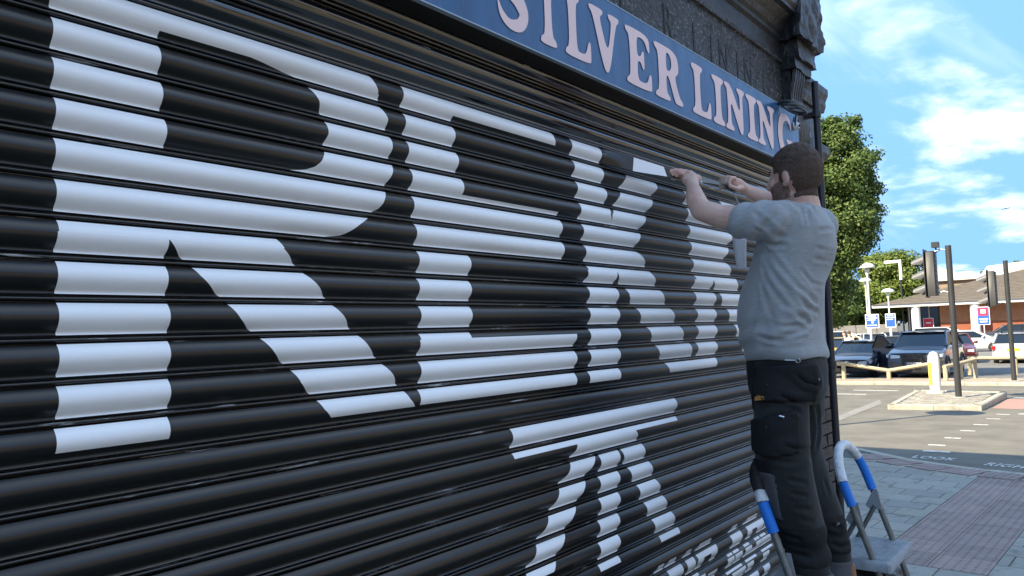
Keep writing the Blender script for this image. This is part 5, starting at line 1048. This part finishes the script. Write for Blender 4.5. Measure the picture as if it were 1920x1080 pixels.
car(74.5, 6.2, R_(100), 'saloon', (.22, .23, .24), 'grey saloon beyond the white off-road car')
car(58.0, 12.0, R_(20), 'hatch', (.55, .58, .58), 'pale silver car behind the open SUV door')
# two distant pedestrians
def walker(x, y, label, top, legs, hairc):
    T = thing('person', label, 'person', (x, y, gz(x)+.012), random.uniform(0, 6), 'distant pedestrians')
    m_ = MB(); m_.chain([(0, 0, 1.40, .11), (0, 0, 1.15, .13), (0, 0, .92, .14)], 12); m_.chain([(0, 0, 1.5, .05), (0, .01, 1.62, .09), (0, .01, 1.68, .09)], 12)
    for s in (-1, 1):
        m_.chain([(s*.09, 0, .88, .095), (s*.10, .02*s, .48, .065), (s*.10, .05*s, .08, .05)], 10); m_.chain([(s*.10, .03*s, .05, .045), (s*.10, .03*s+.12, .04, .035)], 10)
        m_.chain([(s*.17, 0, 1.38, .06), (s*.24, .02, 1.12, .045), (s*.22, .12, .90, .038), (s*.22, .16, .82, .035)], 10)
    me = remeshed(m_, 'body', .025, 3); link('body', me, T, M_skin)
    m_ = MB(); m_.loft([ring((0, 0, z), a, b, 14) for z, a, b in ((.86, .19, .15), (1.1, .18, .15), (1.35, .20, .145), (1.46, .12, .09))]); part('top', m_, top, T, 50, world=False)
    m_ = MB(); m_.chain([(-.09, 0, .86, .108), (-.10, -.02, .48, .08), (-.10, -.05, .12, .065)], 12); m_.chain([(.09, 0, .86, .108), (.10, .02, .48, .08), (.10, .05, .12, .065)], 12); part('trousers', m_, legs, T, 60, world=False)
    m_ = MB(); m_.ell((0, -.01, 1.71), (.098, .105, .09), 12, 8); part('hair', m_, hairc, T, 60, world=False)
walker(42.4, 9.95, 'distant pedestrian in dark top beside the yellow car', mat('navy_top', (.03, .035, .07), .8), M_trous, M_hair)
walker(42.0, 9.62, 'distant pedestrian in pale top beside the yellow car', mat('pale_top', (.55, .50, .48), .8), M_trous, M_hair)

# ------------------------------------------------------------------ trees
def leaf_mat(name, c1, c2):
    m = mat(name, c1, .55, .4); n = m.node_tree.nodes; l = m.node_tree.links; p = n['Principled BSDF']
    at = n.new('ShaderNodeAttribute'); at.attribute_name = 'tint'; mx = n.new('ShaderNodeMix'); mx.data_type = 'RGBA'
    mx.inputs[6].default_value = (*c1, 1); mx.inputs[7].default_value = (*c2, 1); l.new(at.outputs['Fac'], mx.inputs[0]); l.new(mx.outputs[2], p.inputs['Base Color'])
    tr_ = n.new('ShaderNodeBsdfTranslucent'); l.new(mx.outputs[2], tr_.inputs[0]); ms = n.new('ShaderNodeMixShader'); ms.inputs[0].default_value = .35
    l.new(p.outputs[0], ms.inputs[1]); l.new(tr_.outputs[0], ms.inputs[2]); l.new(ms.outputs[0], n['Material Output'].inputs[0]); return m
def crown(name, lobes, count, size, m, parent, seed):
    rng = np.random.default_rng(seed); vol = np.array([a[3]*a[4]*a[5] for a in lobes])**.75; pick = rng.choice(len(lobes), count, p=vol/vol.sum())
    ncl = max(60, count//150); cp = rng.choice(len(lobes), ncl, p=vol/vol.sum()); cd = rng.normal(size=(ncl, 3)); cd /= np.linalg.norm(cd, axis=1)[:, None]
    CL = np.array(lobes)[cp]; cr = rng.uniform(.35, 1.0, ncl)**.5; CC_ = CL[:, :3]+cd*CL[:, 3:6]*cr[:, None]; csz = np.cbrt(CL[:, 3]*CL[:, 4]*CL[:, 5])*rng.uniform(.16, .34, ncl)
    pk = rng.choice(ncl, count); g_ = rng.normal(size=(count, 3)); g_ *= np.minimum(1, 1.9/np.linalg.norm(g_, axis=1))[:, None]
    P = CC_[pk]+g_*csz[pk][:, None]*np.array([1, 1, .62]); d = cd[pk]*.6+g_*.5; d /= np.linalg.norm(d, axis=1)[:, None]
    nrm = d+rng.normal(size=(count, 3))*.55+np.array([0, 0, .35]); nrm /= np.linalg.norm(nrm, axis=1)[:, None]
    t = np.cross(nrm, rng.normal(size=(count, 3))); t /= np.linalg.norm(t, axis=1)[:, None]; b = np.cross(nrm, t)
    s = size*rng.uniform(.6, 1.3, count)[:, None]
    V = np.stack([P-t*s*.9, P+b*s*.55+nrm*s*.12, P+t*s*.9-nrm*s*.18, P-b*s*.55+nrm*s*.12], 1).reshape(-1, 3)-np.array(rootloc(parent))
    me = bpy.data.meshes.new(name); me.vertices.add(count*4); me.vertices.foreach_set('co', V.astype('f').ravel()); me.loops.add(count*4); me.loops.foreach_set('vertex_index', np.arange(count*4, dtype='i'))
    me.polygons.add(count); me.polygons.foreach_set('loop_start', np.arange(0, count*4, 4, dtype='i')); me.polygons.foreach_set('loop_total', np.full(count, 4, 'i')); me.update(calc_edges=True)
    at = me.attributes.new('tint', 'FLOAT', 'FACE'); at.data.foreach_set('value', rng.uniform(0, 1, count).astype('f')); me.validate(); return link(name, me, parent, m)
def tree(label, base, trunk_h, tr_, lobes, count, size, m, seed):
    T = thing('tree', label, 'tree', base); m_ = MB(); x, y, z = base
    m_.tube([(x, y, z-.1), (x+.05, y, z+trunk_h*.5), (x, y+.1, z+trunk_h)], [tr_*1.3, tr_, tr_*.7], 10)
    for a in lobes[::max(1, len(lobes)//7)]: m_.tube([(x, y+.05, z+trunk_h*.75), ((x+a[0])/2, (y+a[1])/2, (z+trunk_h+a[2])/2), a[:3]], [tr_*.5, tr_*.3, tr_*.1], 6)
    part('trunk', m_, mat('bark', (.09, .07, .05), .9, bump=.6, bscale=20, var=.3, vscale=5), T, 60); crown('crown', lobes, count, size, m, T, seed); return T
ML1 = leaf_mat('dark_leaf', (.055, .105, .024), (.17, .235, .055)); ML2 = leaf_mat('light_leaf', (.10, .16, .028), (.24, .29, .06))
tree('big dense broadleaf tree rising beside the corner of the shop', (29.9, 8.3, gz(29.9)), 3.2, .22,
  [(29.4, 6.17, 8.75, .9, .75, .55), (29.3, 6.57, 8.1, 1.1, 1.0, .8), (29.6, 5.57, 7.55, .9, .6, .55), (29.4, 5.97, 7.2, 1.2, 1.0, .8), (29.5, 5.77, 6.6, 1.0, .7, .7), (29.2, 6.72, 6.6, 1.4, 1.1, 1.0), (29.7, 5.77, 5.65, 1.1, .68, .6), (29.5, 6.22, 5.3, 1.3, 1.1, .9), (29.3, 7.25, 4.8, 1.5, 1.2, 1.2), (29.6, 6.20, 4.5, 1.1, .62, .8), (29.5, 6.70, 3.7, 1.3, .72, .9), (29.4, 7.35, 3.0, 1.3, 1.0, 1.0), (29.5, 6.85, 2.8, 1.0, .55, .8), (29.2, 7.75, 2.2, 1.0, .8, .6), (29.4, 7.15, 2.05, .8, .55, .35), (29.2, 7.62, 8.0, 1.2, 1.0, 1.4), (29.2, 8.02, 6.0, 1.5, 1.3, 1.8)], 95000, .070, ML1, 3)
tree('sunny pale green tree behind the mushroom lamps', (97.5, 20.8, gz(97)), 3.5, .3,
  [(97.9, 20.6, 8.2, 2.4, 2.2, 1.9), (98, 18.6, 8.0, 2.4, 2.2, 1.9), (98, 17.2, 6.4, 2.2, 1.8, 1.7), (97.6, 21.2, 5.4, 2.6, 2.2, 2.0), (97.5, 19.4, 4.6, 2.4, 2.2, 1.8), (97.4, 22.4, 4.0, 2.4, 2.0, 2.0), (97.2, 20.2, 2.6, 2.2, 2.4, 1.6), (97.2, 22.6, 2.2, 2.4, 2.4, 1.6), (97.3, 18.2, 3.2, 2, 1.6, 1.4)], 45000, .18, ML2, 5)
tree('far broadleaf tree at the end of the boundary wall behind the big tree', (92.0, 25.5, gz(92)), 3.0, .3,
  [(92, 25.5, 6.0, 3, 2.6, 2.4), (92, 24.0, 3.4, 2.6, 2.4, 2.0), (92, 27.5, 4.0, 3, 2.6, 2.6), (92, 26, 2.2, 3, 3, 1.6)], 14000, .28, ML1, 8)
tree('small round treetop beyond the pale warehouse roof', (150, 13.0, -.6), 5.0, .3, [(150, 13.0, 9.0, 2.4, 2.0, 1.5), (150, 15.0, 8.4, 2.2, 2.0, 1.2)], 5000, .35, ML2, 9)
tree('low treetop above the supermarket roof at the far edge', (180, 3.0, -.6), 8.0, .3, [(180, 3.0, 14.5, 3, 4.0, 2.0), (180, -2, 14.2, 3, 4.0, 2.0)], 6000, .45, ML2, 10)

# ------------------------------------------------------------------ sunlit terrace across the main road, seen mirrored in the gloss of the shutter
M_hb = [mat('terrace_brick_%d' % i, c, .9, .2, var=.15, vscale=2) for i, c in enumerate([(.34, .24, .16), (.42, .36, .28), (.30, .20, .13)])]
for i in range(9):
    x = -14+i*8.0; T = thing('terrace_house', ['brown', 'cream', 'red'][i % 3]+' brick terrace house across the main road, number %s along the row' % ['one', 'two', 'three', 'four', 'five', 'six', 'seven', 'eight', 'nine'][i], 'house', (x+4, -19, -.1), 0, 'terrace houses across the main road')
    th = 0.0 if x < 16 else 4.6
    m_ = MB(); m_.box((x, -27, -.2), (x+7.96, -19, 6.2+th)); part('wall', m_, M_hb[i % 3], T)
    m_ = MB(); m_.prismx([(-18.7, 6.15+th), (-27.3, 6.15+th), (-23, 9.0+th)], x, x+7.96); part('roof', m_, M_tile, T)
    for wx in (1.2, 4.8):
        for wz in ((.9, 3.9) if th == 0 else (.9, 3.9, 7.2)):
            m_ = MB(); m_.box((x+wx, -19.0, wz), (x+wx+1.7, -18.93, wz+1.6)); f_ = part('window', m_, M_wt, T)
            m_ = MB(); m_.box((x+wx+.12, -18.928, wz+.12), (x+wx+1.58, -18.91, wz+1.48)); part('pane', m_, M_glass, f_)
    m_ = MB(); m_.box((x+3.35, -19.0, -.1), (x+4.35, -18.94, 2.1)); part('door', m_, mat('door_green', (.05, .12, .09), .5), T)
mb = MB(); mb.box((-60, -18.6, -.3), (70, -11.0, .02)); struct('opposite_pavement', mb, M_slab[0])
